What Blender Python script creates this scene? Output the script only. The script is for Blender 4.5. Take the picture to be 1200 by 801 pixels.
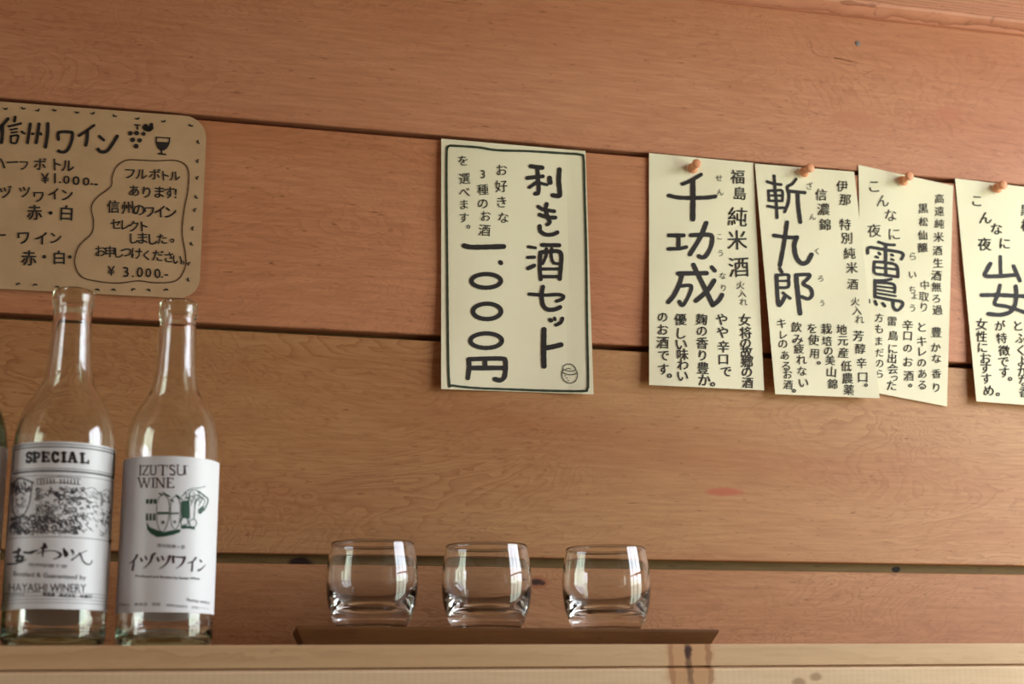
import bpy, bmesh, math, random
from mathutils import Vector, Matrix, Euler

for o in list(bpy.data.objects):
    bpy.data.objects.remove(o, do_unlink=True)
C = bpy.context.scene
COL = C.collection
random.seed(7)

# ------------------------------------------------------------------ camera
FPX = 1777.0
PITCH, YAW, ROLL = 0.23292, 0.25332, -0.00802
CAM = Vector((0.0, 0.0, 1.30))
F_ = Vector((math.sin(YAW)*math.cos(PITCH), math.cos(YAW)*math.cos(PITCH), math.sin(PITCH)))
R0 = Vector((math.cos(YAW), -math.sin(YAW), 0.0))
U0 = R0.cross(F_)
cr, sr = math.cos(ROLL), math.sin(ROLL)
R_ = R0*cr + U0*sr
U_ = U0*cr - R0*sr
cam = bpy.data.cameras.new('camera')
cam.sensor_width = 36.0
cam.lens = FPX*36.0/1200.0
cam.clip_start = 0.02
cam.dof.use_dof = True
cam.dof.focus_distance = 1.235
cam.dof.aperture_fstop = 6.3
camo = bpy.data.objects.new('camera', cam)
COL.objects.link(camo)
M = Matrix((( R_.x, U_.x, -F_.x, CAM.x), (R_.y, U_.y, -F_.y, CAM.y), (R_.z, U_.z, -F_.z, CAM.z), (0, 0, 0, 1)))
camo.matrix_world = M
C.camera = camo

# ------------------------------------------------------------------ world (daylight sky outside the windows)
w = bpy.data.worlds.new('world'); C.world = w; w.use_nodes = True
nt = w.node_tree; nt.nodes.clear()
wo = nt.nodes.new('ShaderNodeOutputWorld'); bg = nt.nodes.new('ShaderNodeBackground')
tc = nt.nodes.new('ShaderNodeTexCoord'); sx = nt.nodes.new('ShaderNodeSeparateXYZ')
rp = nt.nodes.new('ShaderNodeValToRGB')
nt.links.new(tc.outputs['Generated'], sx.inputs[0]); nt.links.new(sx.outputs[2], rp.inputs[0])
rp.color_ramp.elements[0].position = 0.0; rp.color_ramp.elements[0].color = (0.62, 0.70, 0.58, 1)
rp.color_ramp.elements[1].position = 0.5; rp.color_ramp.elements[1].color = (0.86, 0.94, 1.10, 1)
e = rp.color_ramp.elements.new(0.12); e.color = (0.92, 0.96, 1.02, 1)
nt.links.new(rp.outputs[0], bg.inputs[0]); nt.links.new(bg.outputs[0], wo.inputs[0])
bg.inputs[1].default_value = 13.4

C.view_settings.view_transform = 'Standard'
C.view_settings.look = 'None'
C.view_settings.gamma = 1.0
C.view_settings.use_curve_mapping = False
C.view_settings.exposure = 0.0
C.cycles.max_bounces = 24
C.cycles.transmission_bounces = 24
C.cycles.glossy_bounces = 8
C.cycles.diffuse_bounces = 5
C.cycles.transparent_max_bounces = 12
C.cycles.use_denoising = True

# room extents and the openings in its two side walls (y0, y1, z0, z1)
RX, LX, RY, WALLY, TOP = 1.22, -2.3, -2.4, 1.20, 2.5
WIN_R = (0.26, 1.05, 1.0, 2.10)
WIN_L = (0.0, 0.62, 1.0, 2.0)

def portal(name, x, win, sgn):
    l = bpy.data.lights.new(name, 'AREA'); l.shape = 'RECTANGLE'
    l.size = win[1]-win[0]; l.size_y = win[3]-win[2]
    l.cycles.is_portal = True
    o = bpy.data.objects.new(name, l); COL.objects.link(o)
    o.location = (x, (win[0]+win[1])/2, (win[2]+win[3])/2)
    o.rotation_euler = (math.pi/2, 0, sgn*math.pi/2)
    return o
portal('window_daylight', RX+0.13, WIN_R, 1)
portal('window_daylight', LX-0.13, WIN_L, -1)

# ------------------------------------------------------------------ projection helpers
def ray(px, py):
    return F_*FPX + R_*(px-600.0) - U_*(py-400.5)
def on_y(px, py, Y):
    d = ray(px, py); return CAM + d*((Y-CAM.y)/d.y)
def depth_of(p): return (p-CAM).dot(F_)
def on_cyl(px, py, ax, ay, r):
    d = ray(px, py)
    ox, oy = CAM.x-ax, CAM.y-ay
    a = d.x*d.x+d.y*d.y; b = 2*(ox*d.x+oy*d.y); c = ox*ox+oy*oy-r*r
    D = b*b-4*a*c
    if D < 0: D = 0
    t = (-b-math.sqrt(D))/(2*a)
    return CAM + d*t

# ------------------------------------------------------------------ object helpers
def link(name, me, mat=None, parent=None):
    o = bpy.data.objects.new(name, me)
    COL.objects.link(o)
    if mat is not None and hasattr(me, 'materials'):
        me.materials.append(mat)
    if parent is not None: o.parent = parent
    return o
def empty(name, loc):
    o = bpy.data.objects.new(name, None); COL.objects.link(o); o.location = loc
    o.empty_display_size = 0.02
    return o
def tag(o, label, cat, group=None):
    o['label'] = label; o['category'] = cat
    if group: o['group'] = group
    return o
def struct(o): o['kind'] = 'structure'; return o
def local(o, parent, loc):       # mesh was built in world coordinates: bring it into the parent's frame
    o.data.transform(Matrix.Translation(-Vector(loc)))
    for c in o.children: c.data.transform(Matrix.Translation(-Vector(loc)))
    o.parent = parent
    return o
def mesh_from(name, verts, faces, smooth=False):
    me = bpy.data.meshes.new(name)
    me.from_pydata([tuple(v) for v in verts], [], faces)
    if smooth:
        for p in me.polygons: p.use_smooth = True
    me.update()
    return me
def box_mesh(name, x0, x1, y0, y1, z0, z1, bev=0.0, seg=2):
    bm = bmesh.new()
    add_box(bm, x0, x1, y0, y1, z0, z1)
    if bev:
        bmesh.ops.bevel(bm, geom=list(bm.edges), offset=bev, segments=seg, profile=0.6, affect='EDGES')
    me = bpy.data.meshes.new(name); bm.to_mesh(me); bm.free()
    return me
def add_box(bm, x0, x1, y0, y1, z0, z1):
    v = [bm.verts.new(p) for p in ((x0,y0,z0),(x1,y0,z0),(x1,y1,z0),(x0,y1,z0),(x0,y0,z1),(x1,y0,z1),(x1,y1,z1),(x0,y1,z1))]
    for f in ((3,2,1,0),(4,5,6,7),(0,1,5,4),(1,2,6,5),(2,3,7,6),(3,0,4,7)):
        bm.faces.new([v[i] for i in f])
def prism_x(name, prof, x0, x1):   # prof: list of (y,z), extruded along x
    n = len(prof); vs = [(x0, y, z) for y, z in prof]+[(x1, y, z) for y, z in prof]
    fs = [tuple(range(n)), tuple(range(2*n-1, n-1, -1))]
    fs += [(i, i+n, (i+1) % n+n, (i+1) % n) for i in range(n)]
    me = mesh_from(name, vs, fs)
    bm = bmesh.new(); bm.from_mesh(me); bmesh.ops.recalc_face_normals(bm, faces=bm.faces); bm.to_mesh(me); bm.free()
    return me
def lathe(name, prof, seg=64, closed=False):
    vs, fs, rings = [], [], []
    for r, z in prof:
        if r < 1e-6:
            rings.append([len(vs)]); vs.append((0, 0, z))
        else:
            rings.append(list(range(len(vs), len(vs)+seg)))
            vs += [(r*math.cos(2*math.pi*k/seg), r*math.sin(2*math.pi*k/seg), z) for k in range(seg)]
    pairs = list(zip(rings, rings[1:]))
    if closed: pairs.append((rings[-1], rings[0]))
    for a, b in pairs:
        for k in range(seg):
            k2 = (k+1) % seg
            if len(a) == 1 and len(b) == 1: continue
            if len(a) == 1: fs.append((a[0], b[k2], b[k]))
            elif len(b) == 1: fs.append((a[k], a[k2], b[0]))
            else: fs.append((a[k], a[k2], b[k2], b[k]))
    me = mesh_from(name, vs, fs, True)
    bm = bmesh.new(); bm.from_mesh(me); bmesh.ops.recalc_face_normals(bm, faces=bm.faces); bm.to_mesh(me); bm.free()
    return me
def spline(pts, n=6):   # Catmull-Rom through the points
    out = []
    P = [pts[0]]+list(pts)+[pts[-1]]
    for i in range(1, len(P)-2):
        a, b, c, d = P[i-1], P[i], P[i+1], P[i+2]
        for k in range(n):
            t = k/n
            out.append(tuple(0.5*((2*b[j])+(c[j]-a[j])*t+(2*a[j]-5*b[j]+4*c[j]-d[j])*t*t+(-a[j]+3*b[j]-3*c[j]+d[j])*t**3) for j in range(2)))
    out.append(tuple(pts[-1]))
    return out

# ------------------------------------------------------------------ materials
def newmat(name):
    m = bpy.data.materials.new(name); m.use_nodes = True
    nt = m.node_tree; b = nt.nodes['Principled BSDF']
    return m, nt, b
def srgb(r, g, b):
    f = lambda c: (c/255/12.92) if c/255 <= 0.04045 else ((c/255+0.055)/1.055)**2.4
    return (f(r), f(g), f(b), 1.0)
class NB:
    def __init__(s, nt): s.nt = nt
    def n(s, t, **kw):
        nd = s.nt.nodes.new(t)
        for k, v in kw.items(): setattr(nd, k, v)
        return nd
    def val(s, v):
        return v
    def sock(s, inp, v):
        if isinstance(v, bpy.types.NodeSocket): s.nt.links.new(v, inp)
        elif v is not None: inp.default_value = v
    def math(s, op, a, b=None, c=None, clamp=False):
        nd = s.n('ShaderNodeMath', operation=op, use_clamp=clamp)
        s.sock(nd.inputs[0], a)
        if b is not None: s.sock(nd.inputs[1], b)
        if c is not None: s.sock(nd.inputs[2], c)
        return nd.outputs[0]
    def vec(s, x, y, z):
        nd = s.n('ShaderNodeCombineXYZ'); s.sock(nd.inputs[0], x); s.sock(nd.inputs[1], y); s.sock(nd.inputs[2], z); return nd.outputs[0]
    def noise(s, v, scale=1.0, detail=2.0, rough=0.5, dist=0.0):
        nd = s.n('ShaderNodeTexNoise'); s.sock(nd.inputs['Vector'], v)
        nd.inputs['Scale'].default_value = scale; nd.inputs['Detail'].default_value = detail
        nd.inputs['Roughness'].default_value = rough; nd.inputs['Distortion'].default_value = dist
        return nd.outputs[0]
    def mix(s, f, a, b, mode='MIX'):
        nd = s.n('ShaderNodeMix', data_type='RGBA', blend_type=mode)
        s.sock(nd.inputs[0], f); s.sock(nd.inputs[6], a); s.sock(nd.inputs[7], b)
        return nd.outputs[2]
    def ramp(s, f, stops):
        nd = s.n('ShaderNodeValToRGB'); s.sock(nd.inputs[0], f)
        els = nd.color_ramp.elements
        els[0].position, els[0].color = stops[0]; els[1].position, els[1].color = stops[-1]
        for p, c in stops[1:-1]:
            e = els.new(p); e.color = c
        return nd.outputs[0]

def wood(name, light, mid, dark, seed, lines=26.0, chatter=0.0, stretch=2.3, rough=0.48, fig=0.55, streak=0.35, pore=0.5, spots=(), tint=None, swirl=1.0, spec=0.35, straight=False, bump=0.12):
    m, nt, b = newmat(name); N = NB(nt)
    geo = N.n('ShaderNodeNewGeometry'); sp = N.n('ShaderNodeSeparateXYZ'); nt.links.new(geo.outputs['Position'], sp.inputs[0])
    x, y, z = sp.outputs
    zz = N.math('ADD', z, N.math('MULTIPLY', y, 0.7))
    # slow field whose contour lines are the cathedral figure of rotary-cut veneer
    v = N.vec(N.math('MULTIPLY', x, stretch), seed, N.math('MULTIPLY', zz, stretch*(9.0 if straight else 2.7)))
    n1 = N.noise(v, 1.9, 4.0, 0.56, 1.1*swirl)
    if straight:
        n1 = N.math('ADD', N.math('MULTIPLY', n1, 0.25 if lines < 50 else 0.04), N.math('MULTIPLY', zz, 4.0))
    else:
        n1 = N.math('ADD', n1, N.math('MULTIPLY', zz, 0.9))
    wob = N.noise(N.vec(N.math('MULTIPLY', x, 40.0), seed+3, N.math('MULTIPLY', zz, 95.0)), 1.0, 3.0, 0.65)
    ph = N.math('ADD', N.math('MULTIPLY', n1, lines), N.math('MULTIPLY', wob, 0.45 if straight else 1.3))
    fr = N.math('FRACT', ph)
    # asymmetric growth line: sharp late wood edge, soft early wood
    line = N.math('POWER', fr, 3.0)
    patch = N.noise(N.vec(N.math('MULTIPLY', x, 3.0), seed+9, N.math('MULTIPLY', zz, 9.0)), 1.0, 2.0, 0.5)
    patchc = N.math('MULTIPLY_ADD', N.math('SUBTRACT', patch, 0.33, clamp=True), 2.6, 0.1, clamp=True)
    line = N.math('MULTIPLY', line, N.math('MULTIPLY', patchc, fig), clamp=True)
    big = N.noise(N.vec(N.math('MULTIPLY', x, 1.7), seed+20, N.math('MULTIPLY', zz, 10.0)), 1.0, 4.0, 0.55, 0.5)
    bigc = N.math('MULTIPLY_ADD', N.math('SUBTRACT', big, 0.5), 2.2, 0.5, clamp=True)
    col = N.mix(bigc, light, mid)
    fine = N.noise(N.vec(N.math('MULTIPLY', x, 26.0), seed+30, N.math('MULTIPLY', zz, 330.0)), 1.0, 3.0, 0.6)
    finec = N.math('MULTIPLY_ADD', N.math('SUBTRACT', fine, 0.5), 2.4, 0.45, clamp=True)
    col = N.mix(N.math('MULTIPLY', finec, streak), col, dark)
    col = N.mix(line, col, dark)
    pr = N.noise(N.vec(N.math('MULTIPLY', x, 90.0), seed+40, N.math('MULTIPLY', zz, 520.0)), 1.0, 1.0, 0.5, 0.6)
    prc = N.math('MULTIPLY', N.math('SUBTRACT', pr, 0.66, clamp=True), 7.0*pore, clamp=True)
    col = N.mix(prc, col, (dark[0]*0.5, dark[1]*0.45, dark[2]*0.4, 1))
    for (sx_, sz_, rx_, rz_, c_, soft) in spots:
        wbx = N.math('MULTIPLY', N.math('SUBTRACT', N.noise(N.vec(x, seed, zz), 60.0, 2.0), 0.5), 1.1)
        wx = N.math('MULTIPLY_ADD', N.math('SUBTRACT', N.noise(N.vec(x, seed+7, N.math('MULTIPLY', zz, 1.6)), 85.0, 3.0), 0.5), 0.006, x)
        dx = N.math('DIVIDE', N.math('SUBTRACT', wx, sx_), rx_); dz = N.math('DIVIDE', N.math('SUBTRACT', z, sz_), rz_)
        d = N.math('SQRT', N.math('ADD', N.math('MULTIPLY', dx, dx), N.math('MULTIPLY', dz, dz)))
        f = N.math('MULTIPLY', N.math('SUBTRACT', 1.0+soft, N.math('ADD', d, wbx), clamp=True), 1.0/soft, clamp=True)
        col = N.mix(f, col, c_)
    if chatter:
        wv = N.math('SINE', N.math('MULTIPLY', N.math('ADD', x, N.math('MULTIPLY', big, 0.004)), 1380.0))
        col = N.mix(N.math('MULTIPLY_ADD', wv, chatter, chatter), col, dark)
    nt.links.new(col, b.inputs['Base Color'])
    b.inputs['Roughness'].default_value = rough
    b.inputs['Specular IOR Level'].default_value = spec
    bp = N.n('ShaderNodeBump'); bp.inputs['Strength'].default_value = bump; bp.inputs['Distance'].default_value = 0.0006
    N.sock(bp.inputs['Height'], N.math('ADD', fine, N.math('MULTIPLY', line, -0.6)))
    nt.links.new(bp.outputs[0], b.inputs['Normal'])
    return m

def plain(name, c, rough=0.6, spec=0.4, mottled=0.0, scale=60.0, c2=None, bump=0.0):
    m, nt, b = newmat(name); N = NB(nt)
    if mottled:
        geo = N.n('ShaderNodeNewGeometry')
        n = N.noise(geo.outputs['Position'], scale, 4.0, 0.6)
        f = N.math('MULTIPLY_ADD', N.math('SUBTRACT', n, 0.5), 2.5*mottled, 0.5, clamp=True)
        col = N.mix(f, c, c2 or tuple(v*0.8 for v in c[:3])+(1,))
        nt.links.new(col, b.inputs['Base Color'])
        if bump:
            bp = N.n('ShaderNodeBump'); bp.inputs['Strength'].default_value = bump; bp.inputs['Distance'].default_value = 0.001
            N.sock(bp.inputs['Height'], n); nt.links.new(bp.outputs[0], b.inputs['Normal'])
    else:
        b.inputs['Base Color'].default_value = c
    b.inputs['Roughness'].default_value = rough
    b.inputs['Specular IOR Level'].default_value = spec
    return m
def glass(name, c, rough=0.0, ior=1.5, absorb=0.0):
    m = bpy.data.materials.new(name); m.use_nodes = True; nt = m.node_tree
    for n in list(nt.nodes):
        if n.type != 'OUTPUT_MATERIAL': nt.nodes.remove(n)
    out = [n for n in nt.nodes if n.type == 'OUTPUT_MATERIAL'][0]
    g = nt.nodes.new('ShaderNodeBsdfGlass'); g.inputs['Color'].default_value = c
    g.inputs['Roughness'].default_value = rough; g.inputs['IOR'].default_value = ior
    nt.links.new(g.outputs[0], out.inputs[0])
    if absorb:
        va = nt.nodes.new('ShaderNodeVolumeAbsorption')
        va.inputs['Color'].default_value = c; va.inputs['Density'].default_value = absorb
        nt.links.new(va.outputs[0], out.inputs['Volume'])
        g.inputs['Color'].default_value = (1, 1, 1, 1)
    return m
MAT = {}
kx = lambda px, py, Y=WALLY: on_y(px, py, Y)
kn = kx(631, 682); kg = kx(1052, 667, 1.206); kg2 = kx(352, 658, 1.206)
MAT['plank_top'] = wood('plank_top', srgb(203,144,110), srgb(182,117,83), srgb(140,76,50), 1.3, lines=24, fig=0.38,
    spots=[(kx(1003,140).x, kx(1003,140).z, 0.012, 0.004, srgb(178,114,84), 1.6), (kx(1112,133).x, kx(1112,133).z, 0.006, 0.003, srgb(180,108,80), 1.6)])
MAT['plank_a'] = wood('plank_a', srgb(200,137,99), srgb(176,110,73), srgb(132,71,42), 12.7, lines=26, fig=0.45)
MAT['plank_b'] = wood('plank_b', srgb(190,144,97), srgb(169,112,70), srgb(128,66,36), 31.9, lines=30, fig=0.62,
    spots=[(kx(850,576).x, kx(850,576).z, 0.010, 0.002, srgb(176,92,62), 1.2)])
MAT['plank_c'] = wood('plank_c', srgb(192,142,98), srgb(166,110,68), srgb(120,64,34), 47.1, lines=32, fig=0.6,
    spots=[(kn.x, kn.z, 0.0058, 0.0030, srgb(150,90,56), 0.9), (kn.x-0.001, kn.z+0.0003, 0.0036, 0.0016, srgb(62,34,20), 0.9), (kn.x+0.0035, kn.z-0.0008, 0.0014, 0.0009, srgb(70,40,24), 0.9)])
MAT['tongue'] = wood('tongue', srgb(136,112,66), srgb(120,94,54), srgb(80,56,30), 55.5, lines=20, straight=True, fig=0.4, rough=0.7,
    spots=[(kg.x, kg.z, 0.0036, 0.0024, srgb(26,16,10), 0.4), (kg2.x, kg2.z, 0.0080, 0.0030, srgb(46,26,18), 0.6)])
MAT['header'] = wood('header', srgb(206,144,116), srgb(194,130,102), srgb(140,80,56), 60.2, lines=85, straight=True, fig=1.6, streak=0.25, rough=0.5)
k1 = kx(800, 770, 1.03)
KN = [(k1.x+0.001, k1.z, 0.0135, 0.060, srgb(196,150,106), 0.45), (k1.x-0.0125, k1.z, 0.0009, 0.05, srgb(160,108,72), 1.6),
      (k1.x+0.0155, k1.z, 0.0010, 0.05, srgb(150,98,64), 1.6), (k1.x-0.0005, k1.z+0.006, 0.0006, 0.009, srgb(84,50,30), 2.2),
      (k1.x+0.0002, k1.z+0.0035, 0.0018, 0.0032, srgb(66,36,22), 0.9), (k1.x+0.0016, k1.z-0.007, 0.0009, 0.008, srgb(74,42,26), 1.6)]
MAT['pine'] = wood('pine', srgb(214,180,140), srgb(202,164,120), srgb(170,126,84), 71.4, lines=12, straight=True, fig=0.45, streak=0.25, pore=0.15, rough=0.55, spots=KN)
MAT['pine_beam'] = wood('pine_beam', srgb(231,204,168), srgb(219,188,148), srgb(190,146,100), 82.6, chatter=0.05, lines=9, straight=True, fig=0.35, streak=0.25, pore=0.15, rough=0.55,
    spots=KN+[(kx(948,793,1.03).x, kx(948,793,1.03).z, 0.0032, 0.002, srgb(172,140,104), 0.9), (kx(928,799,1.03).x, kx(928,799,1.03).z, 0.0032, 0.002, srgb(172,140,104), 0.9)])
MAT['tray'] = wood('tray', srgb(116,78,40), srgb(100,64,32), srgb(70,42,20), 93.3, lines=14, straight=True, fig=0.4, streak=0.4, rough=0.5)
MAT['paper'] = plain('paper', srgb(236,228,202), 0.85, 0.15, 0.35, 22.0, srgb(228,217,184), 0.15)
MAT['kraft'] = plain('kraft', srgb(196,162,126), 0.85, 0.15, 0.6, 40.0, srgb(178,144,108), 0.2)
MAT['ink'] = plain('ink', srgb(40,34,32), 0.6, 0.3)
MAT['ink_green'] = plain('ink_green', srgb(52,60,44), 0.6, 0.3)
MAT['ink_thin'] = plain('ink_thin', srgb(62,58,54), 0.7, 0.2)
MAT['ink_faint'] = plain('ink_faint', srgb(104,100,92), 0.8, 0.2)
MAT['ink_brown'] = plain('ink_brown', srgb(86,58,42), 0.7, 0.2)
MAT['label'] = plain('label', srgb(232,232,236), 0.45, 0.4, 0.1, 200.0, srgb(226,226,230))
MAT['label_back'] = plain('label_back', srgb(236,236,236), 0.6, 0.3)
nt = MAT['label_back'].node_tree; _b = nt.nodes['Principled BSDF']; _o = nt.nodes['Material Output']
_t = nt.nodes.new('ShaderNodeBsdfTranslucent'); _t.inputs[0].default_value = (0.9, 0.9, 0.88, 1); _m = nt.nodes.new('ShaderNodeMixShader')
nt.links.new(_b.outputs[0], _m.inputs[1]); nt.links.new(_t.outputs[0], _m.inputs[2]); nt.links.new(_m.outputs[0], _o.inputs[0])
MAT['print_black'] = plain('print_black', srgb(38,26,28), 0.5, 0.3)
MAT['print_grey'] = plain('print_grey', srgb(74,72,78), 0.6, 0.3)
MAT['print_light'] = plain('print_light', srgb(158,158,164), 0.6, 0.3)
MAT['print_plum'] = plain('print_plum', srgb(66,40,52), 0.5, 0.3)
MAT['print_green'] = plain('print_green', srgb(44,78,62), 0.5, 0.3)
MAT['print_pale'] = plain('print_pale', srgb(196,206,200), 0.5, 0.3)
MAT['pin'] = plain('pin', srgb(226,158,116), 0.45, 0.4, 0.4, 300.0, srgb(208,138,98))
MAT['steel'] = plain('steel', (0.30, 0.30, 0.32, 1), 0.4, 0.6)
MAT['crack'] = plain('crack', srgb(112,66,44), 0.9, 0.1)
MAT['nail'] = plain('nail', srgb(112,104,100), 0.5, 0.5)
MAT['glass_clear'] = glass('glass_clear', (0.995, 1.0, 0.995, 1), ior=1.47)
MAT['glass_bottle'] = glass('glass_bottle', (0.74, 0.88, 0.72, 1), absorb=34.0)
MAT['glass_green'] = glass('glass_green', (0.16, 0.46, 0.08, 1), absorb=520.0)
MAT['plaster'] = plain('plaster', srgb(226,218,206), 0.9, 0.1, 0.2, 8.0)
MAT['floorwood'] = wood('floorwood', srgb(186,144,104), srgb(170,128,90), srgb(120,84,56), 101.0, straight=True)
MAT['ceilwood'] = wood('ceilwood', srgb(186,134,96), srgb(170,116,80), srgb(120,76,48), 111.0)
MAT['framewood'] = plain('framewood', srgb(120,84,56), 0.6, 0.3, 0.3, 40.0)

# ------------------------------------------------------------------ the setting: plank wall
def zat(px, py, Y=WALLY): return on_y(px, py, Y).z
wall = empty('wall_back', (0, WALLY, 0)); struct(wall)
# seams as (z of the lower plank's top edge, z of the upper plank's bottom edge)
S1 = (zat(560, 167.6), zat(560, 161.6))
S2 = (zat(600, 404.0), zat(600, 397.0))
S3 = (zat(860, 668.0), zat(860, 657.0))
PX0, PX1 = LX, RX
def plank(z0, z1, gap, mat, tongue=0.012, rc=0.016):
    c = 0.0008; y = WALLY; t = 0.030; rb = 0.016
    prof = [(y+c, z0), (y, z0+c), (y, z1-c), (y+c, z1), (y+t, z1), (y+t, z0+tongue+0.0010), (y+rb+0.0005, z0+tongue+0.0010), (y+rb+0.0005, z0)]
    o = link('plank', prism_x('plank', prof, PX0, PX1), mat)
    tg = link('tongue', prism_x('tongue', [(y+rc, z1), (y+rc, z1+gap+tongue), (y+t, z1+gap+tongue), (y+t, z1)], PX0, PX1), MAT['tongue'], o)
    return local(o, wall, (0, WALLY, 0))
pitch = (S2[0]-S3[0])
zb = S3[0]
# lower boards down to the floor
z1 = S3[0]; 
lows = []
while z1 > 0.02:
    z0 = max(0.0, z1-pitch+0.006)
    lows.append((z0, z1)); z1 = z0-0.006
for i, (z0, z1) in enumerate(lows):
    plank(z0, z1, (S3[1]-S3[0]) if i == 0 else 0.006, MAT['plank_c'], rc=0.0085 if i == 0 else 0.016)
plank(S3[1], S2[0], S2[1]-S2[0], MAT['plank_b'])
plank(S2[1], S1[0], S1[1]-S1[0], MAT['plank_a'])
zh = zat(1010, 22.0)
plank(S1[1], zh+0.03, 0.004, MAT['plank_top'])
z0 = zh+0.034
while z0 < TOP:
    z1 = min(TOP, z0+0.16); plank(z0, z1, 0.004, MAT['plank_a']); z0 = z1+0.004
# header rail over the top board
hp = 0.019
yf = WALLY-hp
prof = [(WALLY, zh), (WALLY-0.005, zh), (yf+0.002, zh+0.0055), (yf, zh+0.0075), (yf, zh+0.09), (WALLY, zh+0.09)]
o = struct(link('trim_1', prism_x('trim_1', prof, PX0, PX1), MAT['header']))

# floor, ceiling, side and front walls
struct(link('floor', box_mesh('floor', LX-0.15, RX+0.15, RY-0.15, WALLY+0.02, -0.05, 0.0), MAT['floorwood']))
struct(link('ceiling', box_mesh('ceiling', LX-0.15, RX+0.15, RY-0.15, WALLY+0.02, TOP, TOP+0.06), MAT['ceilwood']))
def side_wall(name, x0, x1, win):
    bm = bmesh.new(); a, b_, c, d = win
    add_box(bm, x0, x1, RY, a, 0, TOP); add_box(bm, x0, x1, b_, WALLY+0.014, 0, TOP)
    add_box(bm, x0, x1, a, b_, 0, c); add_box(bm, x0, x1, a, b_, d, TOP)
    me = bpy.data.meshes.new(name); bm.to_mesh(me); bm.free()
    struct(link(name, me, MAT['plaster']))
side_wall('wall_right', RX, RX+0.12, WIN_R)
side_wall('wall_left', LX-0.12, LX, WIN_L)
struct(link('wall_front', box_mesh('wall_front', LX-0.12, RX+0.12, RY-0.12, RY, 0, TOP), MAT['plaster']))
def window(name, xm, win, ny, nz):
    bm = bmesh.new(); a, b_, c, d = win; t = 0.03; h = 0.02
    add_box(bm, xm-h, xm+h, a, a+t, c, d); add_box(bm, xm-h, xm+h, b_-t, b_, c, d)
    add_box(bm, xm-h, xm+h, a+t, b_-t, c, c+t); add_box(bm, xm-h, xm+h, a+t, b_-t, d-t, d)
    for k in range(1, ny):
        yy = a+(b_-a)*k/ny; add_box(bm, xm-h*0.7, xm+h*0.7, yy-0.014, yy+0.014, c+t, d-t)
    for k in range(1, nz):
        zz = c+(d-c)*k/nz; add_box(bm, xm-h*0.5, xm+h*0.5, a+t, b_-t, zz-0.01, zz+0.01)
    me = bpy.data.meshes.new(name); bm.to_mesh(me); bm.free()
    struct(link(name, me, MAT['framewood']))
window('window_1', RX+0.06, WIN_R, 3, 2)
window('window_2', LX-0.06, WIN_L, 2, 2)

# ------------------------------------------------------------------ shelf
SY = 1.02                                   # front edge of the shelf board
sl = on_y(20, 756.0, SY); sr_ = on_y(1180, 753.3, SY)
tilt = (sr_.z-sl.z)/(sr_.x-sl.x)
def shelf_z(x): return sl.z+(x-sl.x)*tilt
th = 0.0148
SX0, SX1 = -1.05, RX
def tilted_prism(name, prof, mat):          # prof z is measured from the shelf top
    me = prism_x(name, prof, SX0, SX1)
    for v in me.vertices: v.co.z += shelf_z(v.co.x)
    return link(name, me, mat)
prof = [(SY+0.0012, 0), (SY+0.0002, -0.0006), (SY, -0.002), (SY, -th), (SY+0.03, -th-0.0), (WALLY-0.0005, -th), (WALLY-0.0005, 0)]
board = tilted_prism('board', prof, MAT['pine'])
prof = [(SY-0.0022, -th-0.0034), (SY-0.0014, -th-0.0022), (SY+0.0016, -th-0.0014), (SY+0.004, -th), (SY+0.045, -th), (SY+0.045, -th-0.10), (SY-0.0022, -th-0.10)]
beam = tilted_prism('front_rail', prof, MAT['pine_beam'])
shelf = empty('shelf', (0.25, WALLY, shelf_z(0.25)-th))
for o in (board, beam): local(o, shelf, shelf.location)
tag(shelf, 'long pale pine shelf along the bottom, carrying the bottles and the tumblers', 'shelf')

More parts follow.
